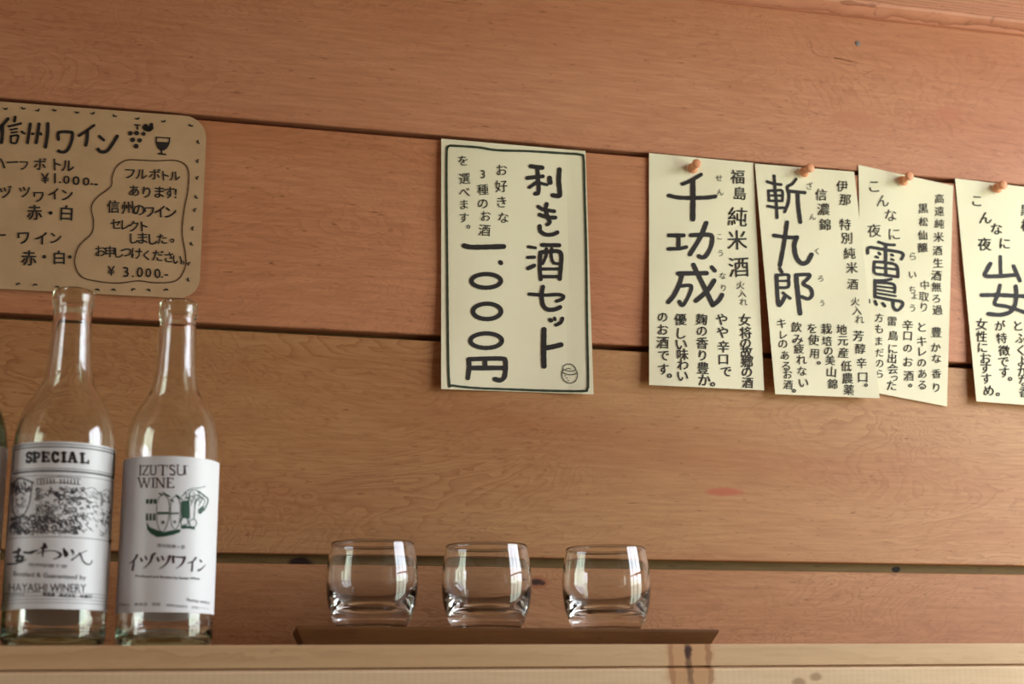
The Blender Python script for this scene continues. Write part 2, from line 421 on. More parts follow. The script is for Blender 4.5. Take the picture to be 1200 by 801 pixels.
# ------------------------------------------------------------------ flat print: strokes and glyphs in picture pixels, laid on a surface
class Ink:
    def __init__(s): s.v = []; s.f = []
    def disc(s, x, y, r, n=10):
        b = len(s.v); s.v += [(x+r*math.cos(2*math.pi*k/n), y+r*math.sin(2*math.pi*k/n)) for k in range(n)]
        s.f.append(tuple(range(b, b+n)))
    def poly(s, pts):
        b = len(s.v); s.v += list(pts); s.f.append(tuple(range(b, b+len(pts))))
    def stroke(s, pts, w, smooth=True, closed=False, step=4.0, w_end=None, caps=True):
        if smooth and len(pts) > 2: pts = spline(pts, 5)
        # resample
        out = [pts[0]]
        for a, b in zip(pts, pts[1:]):
            L = math.hypot(b[0]-a[0], b[1]-a[1]); k = max(1, int(math.ceil(L/step)))
            for i in range(1, k+1): out.append((a[0]+(b[0]-a[0])*i/k, a[1]+(b[1]-a[1])*i/k))
        P = out; n = len(P)
        base = len(s.v); r0 = w/2; r1 = (w_end if w_end is not None else w)/2
        for i, p in enumerate(P):
            a = P[max(0, i-1)]; b = P[min(n-1, i+1)]
            tx, ty = b[0]-a[0], b[1]-a[1]; L = math.hypot(tx, ty) or 1
            r = (r0+(r1-r0)*i/max(1, n-1))*(1+0.05*math.sin(i*1.7+p[0]))
            s.v += [(p[0]-ty/L*r, p[1]+tx/L*r), (p[0]+ty/L*r, p[1]-tx/L*r)]
        for i in range(n-1):
            q = base+2*i; s.f.append((q, q+1, q+3, q+2))
        if caps:
            s.disc(P[0][0], P[0][1], r0); s.disc(P[-1][0], P[-1][1], r1)
            if w > 1.5:
                for i in range(1, n-1):
                    a, p, b = P[i-1], P[i], P[i+1]
                    c = (p[0]-a[0])*(b[0]-p[0])+(p[1]-a[1])*(b[1]-p[1])
                    l = math.hypot(p[0]-a[0], p[1]-a[1])*math.hypot(b[0]-p[0], b[1]-p[1]) or 1
                    if c/l < 0.9: s.disc(p[0], p[1], r0+(r1-r0)*i/n, 8)
    def S(s, ox, oy, sc, items):      # strokes measured in an enlarged crop
        for pts, w in items:
            s.stroke([(ox+x/sc, oy+y/sc) for x, y in pts], w*1.13/sc)
    def text(s, items, size, mat=None, bold=0.0, sx=1.0, jit=0.06, slope=0.0):
        for ch, x, y in items:
            s.glyph(ch, x, y, size*(1+random.uniform(-jit, jit)), random.uniform(-jit, jit)*1.2+slope, bold, sx)
    def col(s, string, pts, size, bold=0.0, sx=1.0):
        s.text([(c, p[0], p[1]) for c, p in zip(string, pts)], size, bold=bold, sx=sx)
    def line(s, string, p0, p1, size, bold=0.0, sx=1.0, maxlen=None):   # a typeset line, whole
        vs, fs, bb = glyph_mesh(string, bold)
        cx = (bb[0]+bb[2])/2; wd = (bb[2]-bb[0]) or 1
        L = math.hypot(p1[0]-p0[0], p1[1]-p0[1]); kx_ = L/wd
        tx, ty = (p1[0]-p0[0])/L, (p1[1]-p0[1])/L
        b = len(s.v)
        for (x, y) in vs:
            u = (x-bb[0])*kx_; v = (y-0.36)*size
            s.v.append((p0[0]+tx*u+ty*v, p0[1]+ty*u-tx*v))
        s.f += [tuple(b+i for i in f) for f in fs]
    def glyph(s, ch, x, y, size, rot=0.0, bold=0.0, sx=1.0):
        if bold > 0:
            q = bold*size*0.9; bb_ = bold; 
            for dx_, dy_ in ((-q, 0), (q, 0), (0, -q*0.8), (0, q*0.8)): s.glyph(ch, x+dx_, y+dy_, size, rot, 0.0, sx)
            return
        vs, fs, bb = glyph_mesh(ch, 0.0)
        if ord(ch[0]) < 0x2000: cx, cy = (bb[0]+bb[2])/2, (bb[1]+bb[3])/2
        else: cx, cy = 0.5, 0.38
        if ch in '。・': cx, cy = (bb[0]+bb[2])/2, (bb[1]+bb[3])/2
        if ch == 'ー': cx, cy = 0.5, 0.38
        c, sn = math.cos(rot), math.sin(rot); b = len(s.v)
        for (gx, gy) in vs:
            u, v = (gx-cx)*size*sx, -(gy-cy)*size
            s.v.append((x+u*c-v*sn, y+u*sn+v*c))
        s.f += [tuple(b+i for i in f) for f in fs]
    def build(s, name, mat, parent, surf, ploc, maxedge=None):
        vs, fs = s.v, s.f
        if maxedge:
            bm = bmesh.new(); bv = [bm.verts.new((x, y, 0)) for x, y in vs]
            for f in fs:
                try: bm.faces.new([bv[i] for i in f])
                except ValueError: pass
            bmesh.ops.triangulate(bm, faces=bm.faces)
            for _ in range(3):
                es = [e for e in bm.edges if e.calc_length() > maxedge]
                if not es: break
                bmesh.ops.subdivide_edges(bm, edges=es, cuts=1)
                bmesh.ops.triangulate(bm, faces=bm.faces)
            bm.verts.index_update()
            vs = [(v.co.x, v.co.y) for v in bm.verts]; fs = [tuple(v.index for v in f.verts) for f in bm.faces]
            bm.free()
        me = mesh_from(name, [surf(x, y) for x, y in vs], fs)
        bm = bmesh.new(); bm.from_mesh(me)
        for f in bm.faces:
            if f.normal.dot(CAM-f.calc_center_median()) < 0: f.normal_flip()
        bm.to_mesh(me); bm.free()
        o = link(name, me, mat); o['kind'] = 'stuff'
        return local(o, parent, ploc)
GC = {}
def glyph_mesh(ch, bold=0.0):
    k = (ch, bold)
    if k in GC: return GC[k]
    cu = bpy.data.curves.new('glyph', 'FONT'); cu.body = ch; cu.size = 1.0; cu.resolution_u = 2; cu.offset = bold
    ob = bpy.data.objects.new('glyph', cu); COL.objects.link(ob)
    dg = bpy.context.evaluated_depsgraph_get()
    me = bpy.data.meshes.new_from_object(ob.evaluated_get(dg))
    vs = [(v.co.x, v.co.y) for v in me.vertices]; fs = [tuple(p.vertices) for p in me.polygons]
    xs = [v[0] for v in vs] or [0]; ys = [v[1] for v in vs] or [0]
    GC[k] = (vs, fs, (min(xs), min(ys), max(xs), max(ys)))
    bpy.data.objects.remove(ob); bpy.data.curves.remove(cu); bpy.data.meshes.remove(me)
    return GC[k]

# ------------------------------------------------------------------ paper notes
def sheet(name, corners, off, mat, thick=0.00025, nu=36, nv=54, rnd=(0, 0, 0, 0)):
    """corners TL,TR,BR,BL in pixels; off(px,py) = stand-off from the wall"""
    (ax, ay), (bx, by), (cx_, cy_), (dx, dy) = corners
    Wd = math.hypot(bx-ax, by-ay); Ht = math.hypot(dx-ax, dy-ay)
    def uvpt(u, v):
        # round corners by pulling the grid's border inward
        for k, (cu, cv) in enumerate(((0, 0), (1, 0), (1, 1), (0, 1))):
            r = rnd[k]
            if r:
                ru, rv = r/Wd, r/Ht
                du = abs(u-cu)/ru; dv = abs(v-cv)/rv
                if du < 1 and dv < 1:
                    a, b_ = 1-du, 1-dv; m = max(a, b_)
                    L = math.hypot(a, b_)
                    if L > 0:
                        a, b_ = a*m/L, b_*m/L
                        u = cu+(1-a)*ru*(1 if cu == 0 else -1); v = cv+(1-b_)*rv*(1 if cv == 0 else -1)
        x = (ax*(1-u)+bx*u)*(1-v)+(dx*(1-u)+cx_*u)*v
        y = (ay*(1-u)+by*u)*(1-v)+(dy*(1-u)+cy_*u)*v
        return x, y
    def axis(n, r0, r1):
        out = [i/n for i in range(n+1)]
        for r, side in ((r0, 0), (r1, 1)):
            if r:
                for k in range(1, 8):
                    t = r*k/8; out.append(t if side == 0 else 1-t)
        return sorted(set(round(t, 5) for t in out))
    U = axis(nu, max(rnd[0], rnd[3])/Wd, max(rnd[1], rnd[2])/Wd); V = axis(nv, max(rnd[0], rnd[1])/Ht, max(rnd[2], rnd[3])/Ht)
    vs = []; fs = []
    for v in V:
        for u in U:
            x, y = uvpt(u, v); vs.append(on_y(x, y, WALLY-off(x, y)))
    n = len(U)
    for j in range(len(V)-1):
        for i in range(n-1):
            q = j*n+i; fs.append((q, q+n, q+n+1, q+1))
    loc = sum((Vector(p) for p in (vs[0], vs[n-1], vs[-1], vs[-n])), Vector())/4
    root = empty(name, loc)
    me = mesh_from('sheet', vs, fs, False)
    o = link('sheet', me, mat)
    sm = o.modifiers.new('thickness', 'SOLIDIFY'); sm.thickness = thick; sm.offset = -1 if me.polygons[0].normal.y < 0 else 1
    local(o, root, loc)
    surf = lambda x, y: on_y(x, y, WALLY-off(x, y)-0.00045)
    return root, surf, loc

def pt(*a): return [(a[i], a[i+1]) for i in range(0, len(a), 2)]

# --- the sake set notice in the middle
def off_a(x, y):
    u = (x-517)/175; v = (y-165)/290
    return 0.0022+0.0012*math.sin(u*5.5+v*2)*(0.4+v)+0.0022*max(0, v-0.8)*3*(1-u*0.3)+0.0012*math.sin(v*9+u*3)*0.5+0.002*max(0,u-0.85)*4
root, surf, ploc = sheet('paper_notice', [(517.2,162.3),(686.2,177),(695.6,461.8),(517,455.5)], off_a, MAT['paper'])
tag(root, 'cream paper notice with black frame and large handwritten price in yen, above the tumblers', 'notice')
ik = Ink()
ik.S(600,180,8.0125, [(pt(178,118,285,132),38),(pt(240,132,246,230,252,330,243,372,220,375),34),(pt(145,228,290,212),34),(pt(235,268,165,315),30),(pt(250,272,330,292),26),(pt(355,228,360,272),40),(pt(447,148,441,250,450,350,445,395,385,390),38),
  (pt(248,497,300,525,398,540),32),(pt(260,572,330,595,408,600),34),(pt(328,470,318,530,345,610,355,645,332,665),32),(pt(262,680,268,725,315,758,380,758,428,738),34)])
ik.S(600,275,8.0125, [(pt(155,112,220,122),26),(pt(150,212,212,210),28),(pt(152,315,210,288),34),(pt(284,95,445,98),34),(pt(268,165,262,300,272,418),32),(pt(275,165,380,153,450,160,466,210,460,300,450,415),34),
  (pt(325,130,320,200,290,270),26),(pt(375,130,370,200,390,260,430,270),26),(pt(285,320,440,320),26),(pt(285,392,440,392),30),
  (pt(165,556,300,566,430,560,482,575,472,602,422,622),30),(pt(292,488,280,560,290,650,330,698,400,700,452,678),36)])
ik.S(600,360,8.0125, [(pt(358,115,370,125),32),(pt(402,100,406,115),26),(pt(475,103,460,140,415,165),30),(pt(302,207,298,400,302,552),44),(pt(320,380,380,370,462,350),42)])
ik.S(530,275,8.0125, [(pt(112,102,200,116,484,110),42),(pt(453,256,460,266),34)])
def ell(cx, cy, rx, ry, n=28, p=0.0): return [(cx+rx*math.cos(2*math.pi*k/n+p), cy+ry*math.sin(2*math.pi*k/n+p)) for k in range(n+1)]
ik.S(530,275,8.0125, [(ell(320,432,138,64),36),(ell(328,718,132,72),36)])
ik.S(530,360,8.0125, [(ell(320,312,148,68),36),(pt(155,490,160,560,148,663),38),(pt(155,487,300,481,470,481,500,500,502,580,490,655,450,684,402,672),38),(pt(310,490,310,550),38),(pt(168,568,480,568),40)])
ik.build('lettering', MAT['ink'], root, surf, ploc)
ik = Ink()
ik.text([('お',587.8,199),('好',587.5,218),('き',588,236.5),('な',590,255)], 15, bold=0.004)
ik.text([('3',566,204),('種',566,222),('の',566,238),('お',569,253),('酒',568,269.5)], 14.5, bold=0.004)
ik.text([('を',543,188),('選',544.5,209),('べ',544.5,225),('ま',543.7,239.5),('す',543.7,255),], 13.5, bold=0.004)
ik.text([('。',549,265.5)], 15, bold=0.01)
ik.S(640,410,13.35, [(pt(265,300,268,255,330,220,400,225,450,268,466,312),12),(pt(265,300,340,325,400,330,470,310),11),(pt(265,350,310,372,380,385,440,378,482,358),12),
  (pt(265,305,245,380,270,460,340,510,400,515,460,480,490,400,478,325),12),(pt(300,302,350,285,388,298),9),(pt(295,400,306,402),12),(pt(315,433,328,438),12),(pt(338,472,352,478),11)])
ik.build('small_lettering', MAT['ink_thin'], root, surf, ploc)
ik = Ink()
bd = pt(528,170.5,560,172.5,582,175.8,620,177,660,179.5,680,181,684,186,685,220,687,300,688,380,689.3,445,688,455.5,683,458,640,457.5,600,456,560,454.5,531,451.5,526.5,448,525,400,524,300,523.3,220,523.6,178,525,172,528,170.5)
ik.stroke(bd, 2.7)
ik.build('frame_line', MAT['ink_green'], root, surf, ploc)

# --- four long notes hung in a row on pins
def mk_off(x0, y0, w, h, lean, wav, ph, base=0.0012):
    def off(x, y):
        u = (x-x0)/w; v = (y-y0)/h
        vv = max(0.0, v-0.05)
        return base+lean*vv**1.3+wav*math.sin(u*4.2+ph)*min(1, 0.3+abs(v))+0.35*wav*math.sin(v*8+ph*2)+0.00035*math.sin(u*7+v*11+ph*3)+0.0005*max(0, 0.25-v)*math.cos(u*9+ph)
    return off
GRP = 'handwritten sake notes pinned in a row'
# note 1
root, surf, ploc = sheet('paper_note', [(760.6,179.2),(883,190.8),(895.5,457),(760.8,450.8)], mk_off(760,180,130,270,0.0045,0.0010,0.4), MAT['paper'])
tag(root, 'long cream paper note, leftmost of the four pinned in a row', 'note', GRP)
ik = Ink()
ik.S(775,195,8.9, [(pt(222,182,300,150,415,84),36),(pt(330,145,332,300,330,548),48),(pt(80,302,200,325,450,325,565,312),38),(pt(80,718,235,718),38)])
ik.S(775,280,8.9, [(pt(182,-35,180,95),38),(pt(75,103,190,98,262,83),36),(pt(310,-40,490,-46,532,-20,522,70,475,165,430,192,392,178),40),(pt(470,-168,410,-20,300,158),42),
  (pt(178,358,475,355),42),(pt(215,375,190,470,130,590,75,655),42),(pt(200,490,310,485,300,560,250,660,215,690,190,650),34),(pt(337,268,390,380,450,500,540,688),42),(pt(540,688,600,640,635,582),42),(pt(528,292,560,330),36),(pt(553,432,480,540,362,643),42)])
ik.build('lettering', MAT['ink'], root, surf, ploc)
ik = Ink()
ik.text([('せ',842.8,208.5),('ん',844,225),('こ',843.3,277),('う',844.7,296.5),('な',847,323),('り',848.2,337)], 9.0)
ik.text([('福',864.7,207),('島',867,226.5)], 17, bold=0.012)
ik.text([('純',864.5,254),('米',864,281),('酒',866,312.6)], 24, bold=0.006)
ik.text([('火',868,334),('入',870,343.5),('れ',871.5,353.5)], 10.5)
ik.col('女将の故郷の酒', pt(873,374.7,874,389.7,874,401.7,875,412,875.6,424,875.6,435.4,876.3,448), 14.5, bold=0.018)
ik.col('やや辛口で', pt(846,374,847,389,848,406,848,420.4,850.9,435), 15, bold=0.018)
ik.col('麹の香り豊か', pt(822.4,374,822.7,387.4,823,401.7,823.6,416,824,431,825.4,445), 15, bold=0.018)
ik.col('優しい味わい', pt(797.7,374,797.7,390.4,798.4,403,800,415,800.7,427,800,440), 15, bold=0.018)
ik.col('のお酒です', pt(776.7,371,776.7,386,776.7,401,777.8,416,777.5,432.4), 14.5, bold=0.018)
ik.text([('。',835.4,450),('。',784.7,440)], 16, bold=0.03)
ik.build('small_lettering', MAT['ink_thin'], root, surf, ploc)
# note 3 hangs behind note 2: built with a smaller stand-off
root, surf, ploc = sheet('paper_note', [(1006,193),(1117,217.5),(1109.8,476),(1011,457)], mk_off(1006,195,110,270,0.0018,0.0006,1.4,0.0010), MAT['paper'])
tag(root, 'long cream paper note tucked behind its left neighbour, third of the pinned row', 'note', GRP)
ik = Ink()
ik.S(1005,275,8.01, [(pt(198,67,270,90,348,95),24),(pt(97,172,112,118,260,140,400,163,430,190,412,228),26),(pt(265,92,265,238),28),(pt(200,168,213,182),22),(pt(172,205,193,213),20),(pt(317,186,332,194),22),(pt(317,228,338,237),20),
  (pt(160,252,160,355,250,375,380,395),24),(pt(160,252,280,262,370,292,380,395),24),(pt(265,250,268,380),24),(pt(165,305,375,325),20),
  (pt(318,415,250,428,165,428),22),(pt(165,428,165,580),26),(pt(175,447,280,452,346,472,350,540),24),(pt(180,482,345,500),16),(pt(180,513,345,540),16),(pt(180,547,358,575),18),
  (pt(165,580,300,608,415,628,418,670,375,708,338,680,335,622),26),(pt(112,607,115,638),12),(pt(165,622,180,653),24),(pt(237,642,258,668),24)])
ik.build('lettering', MAT['ink'], root, surf, ploc)
ik = Ink()
ik.text([('こ',1024.6,218),('ん',1034.7,235),('な',1043.7,252),('に',1048,274),('夜',1024.6,270)], 17)
ik.col('高遠純米酒生酒無ろ過', pt(1101,232.7,1101,247.3,1101,262,1100,277.6,1098.8,293.4,1099.4,308,1097.6,322.6,1097.6,336,1097.6,349.6,1098.8,363), 12.5, bold=0.008)
ik.col('黒松仙醸', pt(1082,244,1082.4,259.7,1081.5,275.4,1081.5,290), 12, bold=0.012)
ik.col('らいちょう', pt(1070,300,1069.6,321.5,1069.6,339.4,1072,346,1069.6,360.8), 10.5)
ik.col('中取り', pt(1084,333.8,1083,347.3,1083,359.7), 12)
ik.col('豊かな香り', pt(1097.5,389,1096.7,406.8,1097.5,419.8,1097.5,437.6,1097.5,453.8), 12.5, bold=0.012)
ik.col('とキレのある', pt(1080.4,383,1080.4,399.5,1080.4,411.6,1080.4,424.6,1081,437.6,1081,450.6), 12.5, bold=0.008)
ik.col('辛口のお酒', pt(1064,380.8,1064,393,1064,407.6,1064,423.8,1065,440), 12.5, bold=0.008)
ik.col('雷鳥に出会った', pt(1045.6,376,1047,393,1046.4,408.4,1045.6,419.8,1046.4,432,1048,441.5,1045,451.4), 12.5, bold=0.008)
ik.col('方もまだのら', pt(1030.5,372,1030.5,385,1029.8,399.5,1031,413,1030.5,425.4,1031,437.6), 11.5, bold=0.004)
ik.text([('。',1067,451.5)], 13, bold=0.03)
ik.build('small_lettering', MAT['ink_thin'], root, surf, ploc)
# note 2
root, surf, ploc = sheet('paper_note', [(884.6,191.6),(1001,201.2),(1031,466.5),(908.5,461.5)], mk_off(885,192,125,270,0.0062,0.0008,2.2,0.0026), MAT['paper'])
tag(root, 'long cream leaning paper note, second in the pinned row, overlapping its right neighbour', 'note', GRP)
ik = Ink()
ik.S(890,200,8.9, [(pt(155,52,165,200,178,330,185,490),28),(pt(80,112,150,135,226,144),27),(pt(95,207,102,310),24),(pt(95,207,160,207,225,202,243,230,240,310),26),(pt(105,258,235,258),22),(pt(100,312,240,315),24),(pt(88,368,180,385,256,385),27),
  (pt(382,88,340,140,292,170,310,250,300,340,265,428),28),(pt(310,212,475,228),32),(pt(400,235,405,350,428,535),36)])
ik.S(890,280,8.9, [(pt(290,-175,262,20,230,200,215,272),38),(pt(152,-38,300,-18,392,-18),36),(pt(392,-18,365,60,385,185,440,252,500,238,545,162),42),
  (pt(215,307,235,345),30),(pt(180,377,300,372,306,420,300,498,190,506),28),(pt(185,437,298,435),22),(pt(180,377,185,500,200,678,230,668,272,592),36),(pt(247,560,322,618),27),(pt(385,377,395,500,425,775),42),(pt(385,374,520,370,508,410,460,465,535,515,550,585,510,622,440,600),34)])
ik.build('lettering', MAT['ink'], root, surf, ploc)
ik = Ink()
ik.text([('ざ',948.4,218),('ん',952.4,254),('く',958,294),('ろ',962,326),('う',963.6,355)], 9)
ik.col('伊那特別純米酒', pt(987,218,990.6,233.8,990.6,263,992.8,278.8,995.7,296.7,998.4,313.6,999.6,332.7), 14.5, bold=0.008)
ik.col('火入れ', pt(1002.5,353,1004.6,363.5,1007.6,374), 11.5)
ik.col('芳醇辛口', pt(1006,393.4,1008.3,408.4,1009.8,425,1011.3,441.4), 13.5, bold=0.01)
ik.col('信濃錦', pt(962.5,228,965,245,967,263), 14.5, bold=0.01)
ik.col('地元産低農薬', pt(986.6,386,988,398.7,988.9,413,991.9,428.6,993.4,442.9,994.9,456.4), 13, bold=0.012)
ik.col('栽培の美山錦', pt(968.6,385,969.4,399.4,970.9,410.7,973,421.9,974.6,435.4,976,449.6), 13, bold=0.012)
ik.col('を使用', pt(952,384.5,953.7,398,955,413.7), 13, bold=0.01)
ik.col('飲み疲れない', pt(933.4,383,935,397,936.4,408.4,939.4,421,940,434.6,941.7,448), 13, bold=0.01)
ik.col('キレのあるお酒', pt(916,378.5,917.7,392,917.7,402.4,920,416,921.5,428.6,923,438.4,923.7,450.4), 12.5, bold=0.008)
ik.text([('。',1015,451),('。',959.7,425),('。',930.7,457.6)], 13, bold=0.03)
ik.build('small_lettering', MAT['ink_thin'], root, surf, ploc)
# note 4
root, surf, ploc = sheet('paper_note', [(1119.2,208.8),(1243,224),(1266,479),(1144.3,470)], mk_off(1119,209,125,262,0.0060,0.0008,3.0), MAT['paper'])
tag(root, 'long cream paper note at the right picture edge, right of the others, partly cut off', 'note', GRP)
ik = Ink()
ik.S(1130,290,8.9, [(pt(378,92,382,270),30),(pt(275,168,240,230,222,294,380,296,530,284),38),(pt(517,192,555,280,582,345),34),
  (pt(182,495,400,495,700,512),38),(pt(375,393,350,500,322,588,450,615,650,682,780,760),34),(pt(540,403,545,500,530,600,480,670,380,700,252,690),38)])
ik.build('lettering', MAT['ink'], root, surf, ploc)
ik = Ink()
ik.text([('こ',1145,235),('ん',1155,255),('な',1167.8,268),('夜',1154,286),('に',1177.6,285)], 16, bold=0.014)
ik.col('女性におすすめ', pt(1150.5,379.7,1150.5,394,1151.6,406.8,1155,419.5,1155,431,1156,443.5,1158.8,457.4), 14.5, bold=0.014)
ik.col('が特徴です', pt(1172,381.5,1174,396,1177,410.5,1176,423.5,1177,436), 14, bold=0.014)
ik.col('とふくよかな香', pt(1193,381.5,1196,396,1197,410,1198,423,1199,434.5,1200,446,1201,459), 14, bold=0.014)
ik.col('黒松', pt(1203,246,1204,264), 15, bold=0.012)
ik.text([('。',1169.6,461.8),('。',1184,443.7)], 14, bold=0.03)
ik.build('small_lettering', MAT['ink_thin'], root, surf, ploc)

# --- kraft wine menu on the left
def off_k(x, y):
    u = x/240; v = (y-120)/225
    return 0.0022+0.0006*math.sin(u*4)+0.0010*max(0, v-0.3)
root, surf, ploc = sheet('menu_card', [(-160,106.5),(242.6,137.6),(233.2,350.2),(-160,330)], off_k, MAT['kraft'], 0.0006, 44, 36, (0,26,26,0))
tag(root, 'brown kraft menu card with rounded corners, grape and wineglass doodles, behind the bottles', 'menu')
ik = Ink()
ik.S(0,120,11.44, [(pt(108,218,45,290,-30,375),40),(pt(35,310,30,450,20,535),42),(pt(205,195,195,250),34),(pt(115,320,200,302,282,280),27),(pt(142,365,228,350),22),(pt(155,405,228,395),22),(pt(150,450,150,530,210,545,235,500,240,440,150,450),25),
  (pt(292,392,328,415),28),(pt(408,288,390,400,370,540),36),(pt(432,420,448,420),28),(pt(525,288,510,400,487,540),38),(pt(543,412,553,428),28),(pt(643,284,638,420,610,597),40)])
ik.S(60,125,12.32, [(pt(105,470,112,372,270,365,308,390,290,510,230,630,160,655,108,637),40),(pt(620,268,520,340,402,418),34),(pt(525,340,520,450,502,555),42),(pt(695,425,760,482),36),(pt(678,612,720,650,800,640,870,560,955,424),42)])
for gx, gy, r in ((122,245,25),(190,243,26),(268,252,23),(148,318,26),(225,323,24),(185,387,27)): ik.disc(140+gx/9.42, 130+gy/9.42, r/9.42, 14)
ik.S(140,130,9.42, [(pt(170,152,225,156),13),(pt(198,156,200,198),15),(pt(278,182,318,204,352,186),46),(pt(290,160,318,200),36),(pt(355,150,335,205),36),(pt(410,290,552,297),12),(pt(408,290,407,350),13),(pt(555,297,548,350),13),(pt(465,425,467,472),16),(pt(432,470,512,480),15)])
ik.poly([(140+a/9.42, 130+b/9.42) for a, b in pt(402,338,553,344,545,380,520,415,490,434,450,434,420,405,406,370)])
ik.build('lettering', MAT['ink'], root, surf, ploc)
ik = Ink()
ik.text([('ハ',-1,191),('ー',14.6,190),('ボ',47,192),('ト',66,192.5),('ル',79.5,194)], 16.9, bold=0.018)
ik.text([('フ',28,193.5)], 13.0, bold=0.018)
ik.text([('¥',53,208.7),('1',64.5,208.7),('.',70.5,213.5)], 16.9, bold=0.016)
ik.text([('0',78,210.5),('0',89.3,211.5),('0',101,212.5)], 14.1, bold=0.016, sx=1.25)
ik.text([('.',107.5,215.5)], 16.9, bold=0.016)
ik.text([('-',112.5,216)], 16.9, bold=0.026)
ik.text([('イ',-10,225),('ヅ',6.5,225),('ツ',29,224.5),('ワ',45.4,230),('イ',63.3,227),('ン',78.5,228)], 16.4, bold=0.020)
ik.text([('赤',40.6,248.7),('・',59.4,249.3),('白',78,249.3)], 18.6, bold=0.020)
ik.text([('ー',0,275.3),('ワ',27.6,278),('イ',48.7,279),('ン',65,278.5)], 16.9, bold=0.020)
ik.text([('赤',34,302),('・',52,300.6),('白',69.5,301.5),('・',82,301)], 18.1, bold=0.020)
ik.text([('フ',152.5,203),('ル',166,203.8),('ボ',181.5,204),('ト',193,205.6),('ル',205,206)], 14.1, bold=0.018)
ik.text([('あ',157.4,223.3),('り',172,225),('ま',186.6,224.8),('す',198.6,225.5),('!',206,226.6)], 15.3, bold=0.018)
ik.text([('信',133,241.8),('州',150,243),('の',163,245.4),('ワ',175,247.7),('イ',187.6,247.7),('ン',199.6,248.7)], 15.8, bold=0.018)
ik.text([('セ',135.7,262.3),('レ',146.5,263.3),('ク',157,264.9),('ト',168,265)], 14.1, bold=0.018)
ik.text([('し',156.4,279),('ま',167,278.8),('し',178.5,280),('た',190,279.8),('。',202,281.8)], 14.7, bold=0.018)
ik.text([('お',117.5,294),('申',129,294.7),('し',138.6,295.7),('つ',148,294.9),('け',160,296.6),('く',172,298.8),('だ',185,299.2),('さ',198,301.2),('い',208,303.8)], 14.1, bold=0.018)
ik.text([('。',213.8,307.5)], 14.7, bold=0.016)
ik.text([('¥',130.5,317),('3',147.7,318.4),('.',156,323.5),('0',164,318.8),('0',174,319.4),('0',184.6,320.2),('.',190,324.5)], 16, bold=0.012)
ik.text([('-',195,322)], 16, bold=0.02)
for i, (mx, my) in enumerate(pt(20,85,83,83,138,90,196,90,278,98,337,101,413,110,497,120,592,130,688,145,713,204,711,271,710,331,706,402,701,447,693,514,689,571,680,640,677,700,600,733,538,734,480,732,411,733,353,733,278,728,209,723,127,715,65,712)):
    X, Y_ = mx/3.081, 100+my/3.081; a = 0.5*math.sin(i*2.3)+(0 if i < 10 else (1.57 if i < 19 else 3.14))
    for s_ in (-1, 1):
        dx, dy = 2.3*math.sin(s_*0.95+a), -2.1*math.cos(s_*0.95+a)
        ik.stroke([(X, Y_+0.6), (X+dx, Y_+dy+0.6)], 1.7)
for mx, my in pt(-18,120,-40,118,-62,116,-85,115,-110,113,-18,331,-42,330,-66,328,-92,327): ik.disc(mx, my, 1.8)
ik.build('small_lettering', MAT['ink_thin'], root, surf, ploc)
ik = Ink()
ik.S(0,100,3.081, [(pt(480,268,560,272,640,272,678,300,680,370,665,450,658,530,670,610,668,660,635,705,560,712,500,705,430,713,360,708,295,690,270,640,285,580,330,535,338,490,330,440,350,405,400,365,405,330,420,295,450,272,480,268),3.8)])
ik.build('balloon_line', MAT['ink_brown'], root, surf, ploc)

# ------------------------------------------------------------------ push pins
PINP = [(0,0.0),(0.0046,0.0),(0.0048,0.0004),(0.0046,0.0012),(0.0030,0.0020),(0.0027,0.0050),(0.0028,0.0080),(0.0038,0.0100),(0.0042,0.0112),(0.0040,0.0122),(0.0030,0.0128),(0,0.0130)]
pin_me = lathe('pin_head', PINP, 28); pin_me.materials.append(MAT['pin'])
nee_me = lathe('needle', [(0,-0.0085),(0.0005,-0.0070),(0.0005,0.0),(0,0.0)], 10); nee_me.materials.append(MAT['steel'])
PINS = [(811.5,197.5,0.0022,'leftmost small peach wooden push pin, holding the first long note'),
        (942,202.0,0.0034,'peach wooden push pin at the top of the second long note'),
        (1058,212.0,0.0020,'peach wooden push pin at the top of the note tucked behind its neighbour'),
        (1168.5,220.5,0.0020,'rightmost peach wooden push pin, on the note cut by the picture edge')]
proto = None
for i, (px, py, st, lab) in enumerate(PINS):
    loc = on_y(px, py, WALLY-st-0.0012)
    if proto is None:
        proto = empty('push_pin', loc)
        kids = [link('pin_head', pin_me, None, proto), link('needle', nee_me, None, proto)]
        p = proto
    else:
        p = proto.copy(); COL.objects.link(p); p.location = loc
        for k in kids:
            c = k.copy(); COL.objects.link(c); c.parent = p
    p.rotation_euler = (math.radians(90+random.uniform(-5, 5)), 0, math.radians(random.uniform(-6, 6)))
    tag(p, lab, 'push pin', 'peach push pins on the long notes')

# nail and split in the top board
nl = on_y(1005, 51, WALLY)
nm = lathe('nail_head', [(0, -0.004), (0.0012, -0.004), (0.0026, 0.0000), (0.0026, 0.0004), (0.0020, 0.0006), (0, 0.0006)], 16)
nm.transform(Matrix.Rotation(math.radians(90), 4, 'X'))
no = link('nail', nm, MAT['nail']); no.location = nl
tag(no, 'small grey nail head in the upper board below the rail', 'nail')
ik = Ink()
for pts, w0, w1 in ((pt(566,194,590,198,622,206),3.4,3.0),(pt(622,206,645,210,665,214),1.6,0.4),(pt(490,168,500,180,520,188,545,191),1.6,0.5),(pt(484,135,487,150,489,162),0.9,0.7),(pt(700,234,680,242,662,252),0.9,1.2),(pt(650,258,635,266,622,275),1.0,0.6),(pt(586,322,590,336,600,348),0.9,0.5)):
    ik.stroke([(780+x/2.857, y/2.857) for x, y in pts], w0*1.1/2.857, w_end=w1/2.857)
